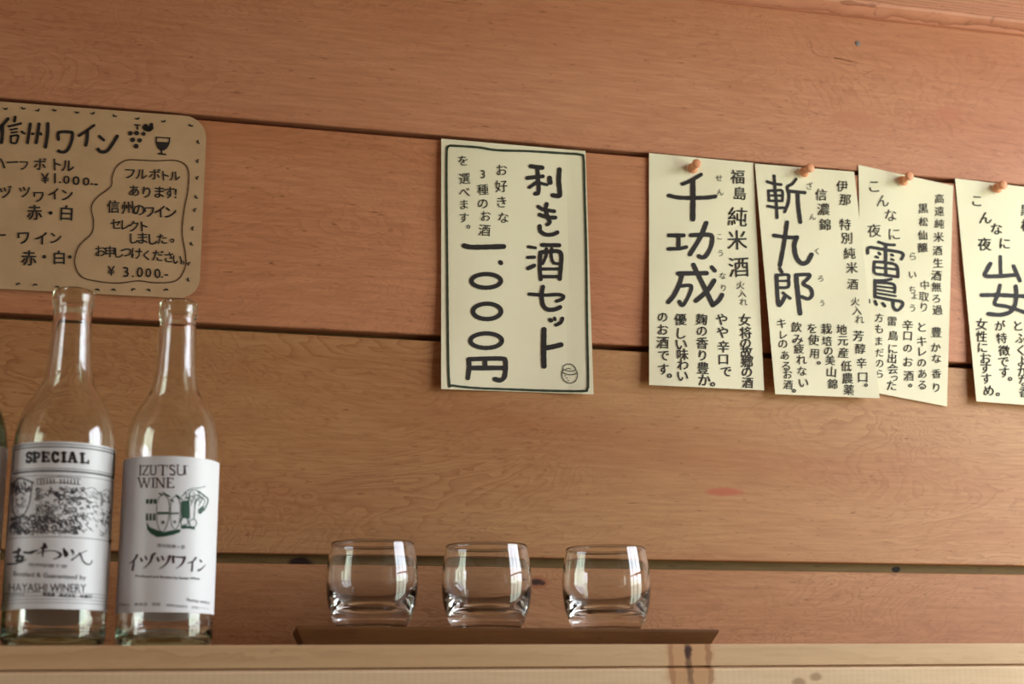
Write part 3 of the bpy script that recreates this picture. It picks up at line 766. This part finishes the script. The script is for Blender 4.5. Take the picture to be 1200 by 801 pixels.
ik.build('crack', MAT['crack'], wall, lambda x, y: on_y(x, y, WALLY-0.0002), (0, WALLY, 0))

# ------------------------------------------------------------------ bottles
def bottle_profile(axx, ay, pts, zb, wall_t=0.0028):
    """pts: (pixel x of axis, pixel y, pixel width) from lip to foot -> outer profile relative to zb"""
    out = []
    for px, py, wpx in pts:
        d = ray(px, py); p = CAM+d*((ay-CAM.y)/d.y)
        out.append((wpx/2*depth_of(p)/FPX, p.z-zb))
    return out
def make_bottle(name, base_px, AY, rows, ymb, glassmat, lipr, nseg=72):
    ax = on_y(base_px[0], base_px[1], AY).x
    zb = shelf_z(ax)
    prof = bottle_profile(ax, AY, rows, zb)
    R = prof[-1][0]
    top = prof[0][1]; rl = lipr*depth_of(on_y(rows[0][0], rows[0][1], AY))/FPX/2
    body = [(r, z) for r, z in prof]
    sp = spline([(z, r) for r, z in body], 6)
    body = [(r, z) for z, r in sp]
    rn = body[0][0]
    lip = [(rn-0.0036, top+0.0008), (rn-0.0024, top+0.0016), (rl-0.0010, top+0.0010), (rl, top-0.0006), (rl+0.0004, top-0.0040), (rl-0.0006, top-0.0072), (rn+0.0006, top-0.0086), (rl-0.0014, top-0.0100), (rl-0.0009, top-0.0118), (rn+0.0003, top-0.0130)]
    outer = lip+[(r, z) for r, z in body if z < top-0.0145 and z > 0.012]
    outer += [(R, 0.010), (R, 0.006), (R-0.0008, 0.0025), (R-0.0028, 0.0006), (R-0.0055, 0.0), (R-0.0080, 0.0006), (R*0.55, 0.0035), (0, 0.006)]
    inner = [(0, 0.0105), (R*0.55, 0.0080), (R-0.0085, 0.0052), (R-0.0052, 0.0060), (R-0.0036, 0.0090), (R-0.0030, 0.0135)]
    inn = [(r-0.0030, z) for r, z in body if 0.016 < z < top-0.012]
    inner += inn[::-1]+[(rn-0.0032, top-0.010), (rn-0.0038, top-0.0006)]
    loc = (ax, AY, zb)
    root = empty(name, loc)
    # one closed skin: outside from the mouth to the foot, then inside back up
    me = lathe('glass_body', outer+inner, nseg, closed=False)
    bm = bmesh.new(); bm.from_mesh(me)
    bmesh.ops.holes_fill(bm, edges=[e for e in bm.edges if e.is_boundary], sides=0)
    bm.to_mesh(me); bm.free()
    # close the mouth ring between the last inner and first outer ring is done by the profile's proximity
    o = link('glass_body', me, glassmat, root)
    return root, loc, R, ax, zb
def lathe_closed(prof_out, prof_in, seg=72):
    """watertight vessel: outer profile from mouth to the axis, inner profile from the axis to the mouth"""
    vs, fs = [], []
    def ring(r, z):
        b = len(vs)
        if r < 1e-6: vs.append((0, 0, z)); return [b]
        vs.extend((r*math.cos(2*math.pi*k/seg), r*math.sin(2*math.pi*k/seg), z) for k in range(seg)); return list(range(b, b+seg))
    A = [ring(*p) for p in prof_out]; B = [ring(*p) for p in prof_in]
    pairs = list(zip(A, A[1:]))+list(zip(B, B[1:]))+[(B[-1], A[0])]
    for a, b in pairs:
        for k in range(seg):
            k2 = (k+1) % seg
            if len(a) == 1: fs.append((a[0], b[k2], b[k]))
            elif len(b) == 1: fs.append((a[k], a[k2], b[0]))
            else: fs.append((a[k], a[k2], b[k2], b[k]))
    me = mesh_from('glass_body', vs, fs, True)
    bm = bmesh.new(); bm.from_mesh(me); bmesh.ops.recalc_face_normals(bm, faces=bm.faces); bm.to_mesh(me); bm.free()
    return me
def bottle(name, base_px, AY, rows, lipw, glassmat):
    ax = on_y(base_px[0], base_px[1], AY).x; zb = shelf_z(ax)+0.0002
    prof = bottle_profile(ax, AY, rows, zb)
    R = prof[-1][0]; top = prof[0][1]
    rl = lipw/2*depth_of(on_y(rows[0][0], rows[0][1], AY))/FPX
    body = [(r, z) for z, r in spline([(z, r) for r, z in prof], 7)]
    rn = body[0][0]
    lip = [(rn-0.0022, top+0.0006), (rn-0.0008, top+0.0012), (rl-0.0012, top+0.0008), (rl-0.0002, top-0.0008), (rl, top-0.0038), (rl-0.0003, top-0.0068), (rn+0.0009, top-0.0084), (rn+0.0006, top-0.0094), (rl-0.0010, top-0.0108), (rl-0.0012, top-0.0122), (rn+0.0004, top-0.0138)]
    outer = lip+[(r, z) for r, z in body if 0.012 < z < top-0.0150]
    outer += [(R, 0.010), (R-0.0001, 0.0055), (R-0.0009, 0.0025), (R-0.0028, 0.0006), (R-0.0055, 0.0), (R-0.0080, 0.0006), (R*0.55, 0.0035), (0, 0.006)]
    inner = [(0, 0.0105), (R*0.55, 0.0080), (R-0.0085, 0.0056), (R-0.0052, 0.0062), (R-0.0034, 0.0090), (R-0.0026, 0.0135)]
    inner += [(r-0.0026, z) for r, z in body if 0.016 < z < top-0.012][::-1]+[(rn-0.0030, top-0.008), (rn-0.0032, top-0.0008)]
    root = empty(name, (ax, AY, zb))
    link('glass_body', lathe_closed(outer, inner), glassmat, root)
    return root, (ax, AY, zb), R
def label_mesh(name, R, z0, z1, a0, a1, mid, dz=0.0, n=48, round_foot=0.0):
    """curved sheet around the bottle, standing from z0 to z1; mid = bearing of its middle"""
    vs, fs = [], []
    t = 0.00012; rows = 6
    for r in (R+0.00025+t, R+0.00025):
        for j in range(rows+1):
            z = z0+(z1-z0)*j/rows
            for i in range(n+1):
                a = mid+a0+(a1-a0)*i/n
                if round_foot:
                    q = 2*i/n-1; zf = z0+round_foot*(1-math.sqrt(max(0, 1-q*q*0.96))); z = zf+(z1-zf)*j/rows
                vs.append((r*math.cos(a), r*math.sin(a), z))
    k = (rows+1)*(n+1)
    for j in range(rows):
        for i in range(n):
            q = j*(n+1)+i
            fs.append((q, q+1, q+n+2, q+n+1)); fs.append((k+q+1, k+q, k+q+n+1, k+q+n+2))
    for i in range(n):
        fs.append((i+1, i, k+i, k+i+1)); q = rows*(n+1)+i; fs.append((q, q+1, k+q+1, k+q))
    for j in range(rows):
        q = j*(n+1); fs.append((q, q+n+1, k+q+n+1, k+q)); q += n; fs.append((q+n+1, q, k+q, k+q+n+1))
    me = mesh_from(name, vs, fs, True)
    bm = bmesh.new(); bm.from_mesh(me); bmesh.ops.recalc_face_normals(bm, faces=bm.faces); bm.to_mesh(me); bm.free()
    me.set_sharp_from_angle(angle=0.6)
    return me
BY = 1.062
def bearing(ax, ay): return math.atan2(CAM.y-ay, CAM.x-ax)

# bottle with the engraved label
rows1 = [(86,343,44),(85,369,43.5),(84,380,44.5),(82.5,407.5,48),(81,431,51.5),(79.5,448,58),(78,465,77),(77,482,97),(76,498.5,109),(75,519,115.5),(73.5,545,117.5),(68,640,119),(64,720,119.5),(62,750,119.5)]
b1, l1, R1 = bottle('wine_bottle', (62,750), BY, rows1, 48.5, MAT['glass_bottle'])
tag(b1, 'clear glass wine bottle with a black and white engraved picture label', 'bottle', 'empty wine bottles on the shelf')
def zrel(px, py, loc): return on_cyl(px, py, loc[0], loc[1], R_lab).z-loc[2]
R_lab = R1+0.0004
z1_, z0_ = zrel(68,517,l1), zrel(60,713,l1)
me = label_mesh('label', R1, z0_, z1_, -1.42, 1.42, bearing(l1[0], l1[1]))
lb = link('label', me, MAT['label'], b1)
me = label_mesh('back_label', R1, z0_-0.013, z1_-0.06, -0.66, 0.66, bearing(l1[0], l1[1])+math.pi, round_foot=0.012)
link('back_label', me, MAT['label_back'], b1)
sf1 = lambda x, y: on_cyl(x, y, l1[0], l1[1], R1+0.00055)
def wrap(bx, loc, R):   # label grid: s = -1..1 across, y = pixel row of the centre line -> pixel
    mid = bearing(loc[0], loc[1])
    def f(s, z):
        a = mid+s*1.42
        P = Vector((loc[0]+(R+0.0005)*math.cos(a), loc[1]+(R+0.0005)*math.sin(a), loc[2]+z))
        d = P-CAM; dep = d.dot(F_)
        return (600+d.dot(R_)/dep*FPX, 400.5-d.dot(U_)/dep*FPX)
    return f
g1 = wrap(0, l1, R1)
def band(ik, g, s0, s1, z, w, n=28):
    ik.stroke([g(s0+(s1-s0)*i/n, z) for i in range(n+1)], w, smooth=False, caps=False)
H1 = z1_-z0_
ik = Ink()
# lettering SPECIAL in slab capitals, measured in the crop (0,500) x5.93
sp = []
def slab(strokes, w=13):
    for s_ in strokes: sp.append((s_, w))
slab([pt(218,190,205,178,188,190,192,208,212,215,215,232,200,244,186,236)], 15); slab([pt(218,178,218,196), pt(184,226,184,246)], 6)
slab([pt(240,178,240,240)], 18); slab([pt(240,180,268,182,272,200,262,212,240,212)], 11); slab([pt(228,178,250,178), pt(228,241,254,241)], 7)
slab([pt(302,176,302,238)], 18); slab([pt(300,178,338,178), pt(300,208,325,208), pt(300,238,340,238)], 8); slab([pt(338,176,338,190), pt(340,226,340,240), pt(326,202,326,216)], 7); slab([pt(290,177,302,177), pt(290,239,302,239)], 7)
slab([pt(402,192,390,178,372,182,366,210,375,236,392,240,404,228)], 15); slab([pt(405,176,405,196)], 7)
slab([pt(444,178,444,240)], 18); slab([pt(428,178,460,178), pt(428,241,460,241)], 7)
slab([pt(500,180,482,240)], 9); slab([pt(506,180,526,242)], 17); slab([pt(488,220,514,220)], 7); slab([pt(474,243,494,243), pt(512,244,538,245), pt(494,180,510,180)], 7)
slab([pt(572,185,574,246)], 18); slab([pt(558,184,588,186), pt(560,247,614,250)], 7); slab([pt(614,234,614,252)], 8)
for pts, w_ in sp: ik.stroke([(x/5.93, 500+y/5.93) for x, y in pts], (w_+5)/5.93, smooth=len(pts) > 3)
# brush-written name
def brush(pts, w0, w1): ik.stroke([(x/10.91, 635+y/10.91) for x, y in pts], w0*1.25/10.91, w_end=w1*1.2/10.91)
brush(pt(165,130,240,110,250,100),18,34); brush(pt(240,85,232,150,225,230),24,30); brush(pt(190,190,260,180,295,190),20,34); brush(pt(290,190,270,245,290,225),34,30); brush(pt(95,278,180,275,270,252,345,215),22,8); brush(pt(210,235,265,240),30,26); brush(pt(175,130,230,125),24,28)
brush(pt(305,128,360,135,410,130),22,30); brush(pt(400,130,450,112,495,98),34,6)
brush(pt(570,30,550,90,545,180),40,12); brush(pt(520,75,590,62),14,30); brush(pt(470,150,530,125,620,108,720,115,775,150,760,185,690,215),8,12); brush(pt(740,130,780,155,755,190),16,26)
brush(pt(820,85,825,130,840,175),20,30); brush(pt(825,95,862,140,855,170),14,22)
brush(pt(922,105,940,130,935,155),26,16); brush(pt(918,228,960,195,1020,150,1115,105),16,6); brush(pt(1020,140,1035,170,1060,235,1110,280,1160,275,1175,235),20,12)
ik.build('lettering', MAT['print_black'], lb, sf1, l1, 4.0)
ik = Ink()
# title box and hairlines at the foot
zt = z1_
band(ik, g1, -0.84, 0.90, zt-0.0035, 1.3); band(ik, g1, -0.88, 0.94, zt-0.0016, 0.9)
band(ik, g1, -0.84, 0.90, zt-0.0195, 1.9); band(ik, g1, -0.80, 0.88, zt-0.0178, 0.7)
for s_, wd in ((-0.86, 1.2), (0.91, 2.0)): ik.stroke([g1(s_, zt-0.0030), g1(s_, zt-0.0110), g1(s_, zt-0.0195)], wd, smooth=False)
for k_ in range(4): band(ik, g1, -0.98, 0.90, z0_+0.0040+0.0021*k_, 0.45)
band(ik, g1, -0.90, 0.92, z0_+0.0460, 0.6)
ik.stroke([g1(0.92, z0_+0.0475), g1(0.92, z0_+0.0455)], 2.0, smooth=False)
ik.line('HAYASHI WINERY', (10.5, 687.5), (101, 688.5), 14)
ik.line('Bottled & Guaranteed by', (15.5, 671.5), (101, 676), 8)
ik.line('製造者　株式会社　林農園', (50, 696), (108, 699), 4.6, bold=0.02)
ik.line('信州桔梗ケ原', (33, 661), (79, 663.5), 4.6)
ik.line('720ml', (4, 695.5), (28, 696), 4)
# engraved harvest scene: shield, ribbon, vines, roofs, hills (hatched line work)
E = lambda s_, t_: g1(s_, zt-0.0225-t_*(H1-0.0225-0.0475))
rnd = random.Random(11)
ik.stroke([E(-0.86,0.10),E(-0.80,0.45),E(-0.72,0.62),E(-0.60,0.70),E(-0.50,0.62),E(-0.44,0.45),E(-0.42,0.12)], 1.2)
ik.stroke([E(-0.88,0.10),E(-0.64,0.02),E(-0.40,0.12)], 1.8)
for k_ in range(7): ik.stroke([E(-0.84+0.06*k_,0.14+0.01*k_), E(-0.82+0.06*k_,0.24+0.01*((k_*3)%4))], 1.0)
ik.stroke([E(-0.70,0.36),E(-0.68,0.45),E(-0.62,0.52),E(-0.56,0.45),E(-0.55,0.34)],0.8); ik.disc(*E(-0.66,0.38),0.9); ik.disc(*E(-0.58,0.38),0.9); ik.stroke([E(-0.66,0.48),E(-0.62,0.47),E(-0.58,0.49)],0.9); ik.stroke([E(-0.72,0.30),E(-0.62,0.26),E(-0.53,0.31)],1.6)
# ribbon with letter-like bars
ik.stroke([E(-0.36,0.06),E(-0.06,0.02),E(0.24,0.04)],0.7); ik.stroke([E(-0.36,0.16),E(-0.06,0.12),E(0.24,0.14)],0.7)
for k_ in range(13):
    if k_ == 6: continue
    ik.stroke([E(-0.34+0.045*k_,0.065),E(-0.335+0.045*k_,0.135)], 1.1)
def hatch(s0, s1, t0, t1, n, w=0.55, ang=0.0, L=0.05):
    for _ in range(n):
        s_ = rnd.uniform(s0, s1); t_ = rnd.uniform(t0, t1); a = ang+rnd.uniform(-0.6, 0.6)
        ik.stroke([E(s_, t_), E(s_+L*math.cos(a), t_+L*1.2*math.sin(a))], w*rnd.uniform(0.7, 1.5))
def curl(s_, t_, r, w=0.8):
    a0 = rnd.uniform(0, 6.28); sg = rnd.choice((-1, 1))
    ik.stroke([E(s_+r*(1-0.1*k_)*math.cos(a0+sg*k_*0.9)*0.8, t_+r*(1-0.1*k_)*math.sin(a0+sg*k_*0.9)) for k_ in range(7)], w)
for _ in range(80): curl(rnd.uniform(-0.84, 0.30), rnd.uniform(0.66, 0.97), rnd.uniform(0.025, 0.06), rnd.uniform(0.6, 1.5))
for _ in range(60): curl(rnd.uniform(-0.36, 0.30), rnd.uniform(0.20, 0.66), rnd.uniform(0.02, 0.055), rnd.uniform(0.5, 1.3))
for _ in range(24): curl(rnd.uniform(0.30, 0.85), rnd.uniform(0.25, 0.92), rnd.uniform(0.015, 0.04), rnd.uniform(0.4, 0.8))
hatch(-0.84,0.30,0.66,0.96,150,0.8,0.7); hatch(-0.36,0.85,0.22,0.95,190,0.5,0.3,0.06); hatch(-0.84,-0.44,0.06,0.22,50,0.8,1.3)
hatch(-0.82,-0.46,0.30,0.62,18,0.5,1.2)
ik.stroke([E(0.28,0.22),E(0.42,0.17),E(0.55,0.24),E(0.70,0.16),E(0.86,0.22)],0.6); ik.stroke([E(0.30,0.36),E(0.5,0.33),E(0.72,0.38),E(0.86,0.34)],0.5)
ik.stroke([E(0.70,0.80),E(0.76,0.62),E(0.82,0.80)],0.9); ik.stroke([E(0.70,0.74),E(0.82,0.74)],1.0); ik.stroke([E(0.05,0.40),E(0.25,0.36),E(0.42,0.42)],1.1)
for k_ in range(9): ik.stroke([E(0.30+0.07*k_,0.60+0.02*math.sin(k_)),E(0.33+0.07*k_,0.62)],0.5)
for s_ in (-0.92, 0.90): ik.stroke([E(s_,0.0),E(s_,0.5),E(s_,1.0)],0.5)
band(ik, g1, -0.90, 0.90, zt-0.0225, 0.5)
ik.build('small_print', MAT['print_grey'], lb, sf1, l1, 5.0)

# bottle with the white green-printed label
rows2 = [(210,356,41),(209.5,378,40.5),(209,386,42.5),(207.5,414,45),(206.5,438,48.5),(205.5,458,56),(204.8,471.5,71),(204,485,88),(203.5,498.5,99),(203,515,105),(202,534,107.5),(198,620,110),(194,715,112),(192,750,112.5)]
b2, l2, R2 = bottle('wine_bottle', (192,750), BY+0.004, rows2, 45, MAT['glass_bottle'])
tag(b2, 'clear glass wine bottle with a plain white label and green drawing, nearest the tumblers', 'bottle', 'empty wine bottles on the shelf')
R_lab = R2+0.0004
z12, z02 = zrel(202,534,l2), zrel(193,717,l2)
lb2 = link('label', label_mesh('label', R2, z02, z12, -1.44, 1.44, bearing(l2[0], l2[1])), MAT['label'], b2)
link('back_label', label_mesh('back_label', R2, z02-0.0045, z12-0.06, -0.66, 0.66, bearing(l2[0], l2[1])+math.pi, round_foot=0.006), MAT['label_back'], b2)
sf2 = lambda x, y: on_cyl(x, y, l2[0], l2[1], R2+0.00055)
ik = Ink()
def st2(ox, oy, sc, items):
    for pts, w_ in items: ik.stroke([(ox+x/sc, oy+y/sc) for x, y in pts], (w_+2)/sc, smooth=len(pts) > 3)
# serif capitals, crop (135,520) x6.16
st2(135,520,6.16, [(pt(182,155,180,222),8),(pt(172,155,194,155),3),(pt(170,223,192,223),3),
 (pt(202,156,238,156),4),(pt(237,157,200,222),8),(pt(200,223,240,223),4),(pt(202,156,202,166),3),(pt(240,212,240,223),3),
 (pt(256,155,256,205,264,220,282,220,292,205,292,158),6),(pt(246,155,268,155),3),(pt(284,157,302,157),3),
 (pt(312,152,378,155),4),(pt(345,154,343,224),8),(pt(312,152,312,164),3),(pt(334,225,354,225),3),(pt(378,155,378,166),3),
 (pt(428,162,412,152,398,160,402,178,424,192,430,210,418,224,398,218),7),
 (pt(452,152,452,205,462,222,482,222,498,208,500,158),6),(pt(442,152,464,152),3),(pt(492,157,524,158),3),(pt(504,160,508,222),6),
 (pt(168,244,190,312),8),(pt(190,312,206,262),4),(pt(206,250,228,312),8),(pt(228,312,248,248),4),(pt(158,243,180,243),3),(pt(198,246,216,246),3),(pt(240,247,256,247),3),
 (pt(275,246,273,312),8),(pt(264,246,286,246),3),(pt(262,313,284,313),3),
 (pt(300,246,300,312),4),(pt(302,246,348,312),8),(pt(350,246,350,312),4),(pt(292,245,306,245),3),(pt(292,313,308,313),3),(pt(342,246,358,246),3),
 (pt(382,246,380,312),8),(pt(372,245,418,247),4),(pt(380,278,406,279),3),(pt(370,313,424,314),4),(pt(418,247,418,256),3),(pt(424,302,424,314),3)])
# katakana name, crop (140,640) x10.91
def b2s(items):
    for pts, w0, w1 in items: ik.stroke([(140+x/10.91, 640+y/10.91) for x, y in pts], w0*1.2/10.91, w_end=w1*1.2/10.91)
b2s([(pt(225,112,190,170,125,218),28,8),(pt(182,178,176,240,166,300),22,24),
 (pt(272,150,285,182),18,28),(pt(328,125,345,160),16,24),(pt(418,120,395,190,350,245,300,285),30,5),(pt(425,95,440,105),14,18),(pt(442,82,460,92),12,16),
 (pt(482,140,498,180),18,28),(pt(542,125,560,165),16,24),(pt(642,125,620,190,575,245,505,288),30,5),
 (pt(685,125,690,200),24,26),(pt(680,130,760,135,835,140),12,22),(pt(835,140,815,200,780,245,725,280),30,6),
 (pt(975,145,940,190,868,212),26,8),(pt(935,195,932,250,925,312),20,22),(pt(1030,172,1045,192),16,24),(pt(1010,305,1050,285,1100,232),26,6)])
ik.build('lettering', MAT['print_plum'], lb2, sf2, l2, 4.0)
ik = Ink()
ik.line('信州桔梗ヶ原', (184, 638.5), (217, 641), 5.0)
ik.line('Produced and Bottled by Izutsu Wine', (158.5, 674.2), (234, 677.5), 4.2, bold=0.02)
ik.line('720ml　果実酒　国産', (139, 708.0), (188, 707.5), 4.0)
ik.line('長野県塩尻市　井筒ワイン', (195, 708.5), (245, 713.0), 3.2)
ik.line('Izutsu wine', (219, 701.5), (246, 705.5), 6.5)
ik.build('small_print', MAT['print_grey'], lb2, sf2, l2, 5.0)
# green drawing: clogs, barrels and a grape vine
ik = Ink(); P2 = lambda *a: [(135+x/6.16, 520+y/6.16) for x, y in pt(*a)]
ik.poly(P2(225,560,250,600,300,620,350,635,420,620,470,615,470,635,420,655,350,668,300,672,255,645,230,615))
ik.poly(P2(478,410,535,405,540,470,540,535,520,540,490,530,480,560))
ik.poly(P2(600,470,640,440,640,480,618,506,600,500))
ik.poly(P2(470,590,520,590,575,595,575,618,530,610,480,612))
ik.poly(P2(305,490,390,490,390,506,305,508)); ik.poly(P2(400,495,460,493,460,505,400,507))
for k_ in range(3): ik.poly(P2(222+28*k_,398,244+28*k_,396,240+28*k_,432,220+28*k_,430))
for k_ in range(3): ik.poly(P2(222+26*k_,502,236+26*k_,500,238+26*k_,552,220+26*k_,552))
for pts in (P2(300,500,300,430,325,375,360,370,385,410,392,490,375,580,345,632,315,610,300,550,300,500), P2(400,500,402,430,420,385,450,385,470,430,472,500,462,570,440,612,415,600,402,550,400,500)):
    ik.stroke(pts, 0.7)
for x0_, y0_ in ((318,355),(345,350),(370,365),(398,400),(440,368),(460,385)): ik.stroke(P2(x0_,y0_,x0_+22,y0_+14), 1.5)
ik.stroke(P2(535,540,532,430,540,350,570,330,600,345,610,390,580,410,575,470,570,540), 0.9)
ik.stroke(P2(480,380,520,340,560,318,600,318,650,305), 0.8); ik.stroke(P2(600,340,640,370,670,400,660,440,640,480), 1.4); ik.stroke(P2(500,400,540,380,600,370,640,400),0.8)
for k_ in range(12): ik.stroke(P2(505+12*k_,345+(k_*37)%60,515+12*k_,365+(k_*37)%60,508+12*k_,392+(k_*37)%60), 0.7)
for cx_, cy_, r_ in ((500,560,28),(562,570,26)): ik.stroke([(135+x/6.16, 520+y/6.16) for x, y in ell(cx_, cy_, r_, r_+2, 14)], 0.9)
ik.disc(*P2(345,565)[0], 2.0); ik.disc(*P2(430,562)[0], 1.7); ik.disc(*P2(502,582)[0], 0.9)
ik.build('drawing', MAT['print_green'], lb2, sf2, l2, 5.0)

# green bottle, cut by the left picture edge
rows0 = [(px-131, py, wp) for px, py, wp in rows1]
b0, l0, R0b = bottle('wine_bottle', (-69.5,750), BY, rows0, 48.5, MAT['glass_green'])
tag(b0, 'dark green glass wine bottle cut off by the left picture edge, ', 'bottle', 'empty wine bottles on the shelf')
R_lab = R0b+0.0004
link('label', label_mesh('label', R0b, z0_+0.024, z1_-0.001, -1.28, 1.42, bearing(l0[0], l0[1])), MAT['label'], b0)

# ------------------------------------------------------------------ tray and tumblers
TY = 1.083
tl = on_y(347.5, 732.8, TY); tr = on_y(842.5, 737.2, TY+0.0)
bl_ = on_y(357.5, 757.2, TY+0.006); brr = on_y(831, 755.5, TY+0.006)
# depth edges run back into the scene, slightly skewed to the wall
dv = ray(292, 831); dv = Vector((dv.x/dv.y, 1.0, 0.0))
DT = 0.098
zt_l, zt_r = tl.z, tr.z
def tray_corner(p, back): return Vector((p.x+dv.x*back, p.y+back, p.z))
T = [tl, tr, tray_corner(tr, DT), tray_corner(tl, DT)]
zbot = lambda x: shelf_z(x)+0.0003
B = []
ins = 0.0085
bxl, bxr = bl_.x, brr.x
for (x, y) in ((bxl, TY+0.006), (bxr, TY+0.006), (bxr+dv.x*(DT-0.012), TY+DT-0.006), (bxl+dv.x*(DT-0.012), TY+DT-0.006)):
    B.append(Vector((x, y, zbot(x))))
lipz = 0.0018
Lw = [p-Vector((0, 0, lipz)) for p in T]
# shallow recessed top with a low rim
rim = 0.004
cen = sum(T, Vector())/4
def inset(p, d):
    v = cen-p; v.z = 0
    return p+Vector((math.copysign(d, v.x), math.copysign(d, v.y), 0))
vs = [*B, *Lw, *T]
fs = [(3,2,1,0)]
for a in range(4):
    b_ = (a+1) % 4
    fs.append((a, b_, 4+b_, 4+a)); fs.append((4+a, 4+b_, 8+b_, 8+a))
fs.append((8, 9, 10, 11))
me = mesh_from('tray', vs, fs)
bm = bmesh.new(); bm.from_mesh(me); bmesh.ops.recalc_face_normals(bm, faces=bm.faces)
bmesh.ops.bevel(bm, geom=list(bm.edges), offset=0.0004, segments=2, affect='EDGES'); bm.to_mesh(me); bm.free()
tray = link('serving_board', me, MAT['tray'])
tag(tray, 'dark brown wooden serving board with slanting sides under the three tumblers', 'board')

GY = 1.119
def tumbler_profile(px):
    rows = [(0,632.8,97),(0,650,103),(0,664,106.5),(0,677,107.6),(0,690,106.5),(0,701,104),(0,710,100),(0,718,95),(0,725,90),(0,730,86)]
    zb0 = None; out = []
    for _, py, wp in rows:
        p = on_y(px, py, GY); out.append((wp/2*depth_of(p)/FPX, p.z))
    return out
tp = tumbler_profile(435.5)
zg0 = on_y(435.5, 732.6, GY).z
tp = [(r, z-zg0) for r, z in tp]
TH = tp[0][1]
ob = [(r, z) for z, r in spline([(z, r) for r, z in tp], 6)]
rr = ob[0][0]
outer = [(rr-0.0006, TH+0.0003), (rr-0.0001, TH-0.0001)]+[(r, z) for r, z in ob if 0.0045 < z < TH-0.001]
Rb = tp[-1][0]
outer += [(Rb-0.0002, 0.0028), (Rb-0.0014, 0.0012), (Rb-0.0034, 0.0002), (Rb-0.0052, 0.0), (Rb-0.0072, 0.0006), (Rb-0.0105, 0.0022), (Rb*0.35, 0.0034), (0, 0.0038)]
def wall_in(r, z):
    t = max(0.0, (0.036-z)/0.022)
    return r-0.0015-0.0070*t*t
def r_out(z):
    a = min(ob, key=lambda q: abs(q[1]-z)); return a[0]
rc0 = wall_in(r_out(0.0165), 0.0165)
floor_in = spline([(0.0115, 0.0), (0.0117, 0.009), (0.0126, rc0*0.72), (0.0141, rc0*0.90), (0.0165, rc0)], 4)
inner = [(max(0.0, r), z) for z, r in floor_in]
inner[0] = (0, 0.0115)
for r, z in reversed(ob):
    if 0.0175 < z < TH-0.002: inner.append((wall_in(r, z), z))
inner += [(rr-0.0016, TH-0.0003), (rr-0.0011, TH+0.0003)]
tum = lathe_closed(outer, inner, 80); tum.materials.append(MAT['glass_clear'])
for px, lab in ((435.5, 'leftmost of the three clear glass tumblers on the serving board'), (570.5, 'middle of the three clear glass tumblers on the serving board'), (711.5, 'rightmost of the three clear glass tumblers on the serving board')):
    P = on_y(px, 733.0, GY)
    zt_ = tl.z+(P.x-tl.x)*(tr.z-tl.z)/(tr.x-tl.x)+0.0002
    r_ = link('tumbler', tum); r_.location = (P.x, GY, zt_)
    tag(r_, lab, 'tumbler', 'clear tumblers on the serving board')
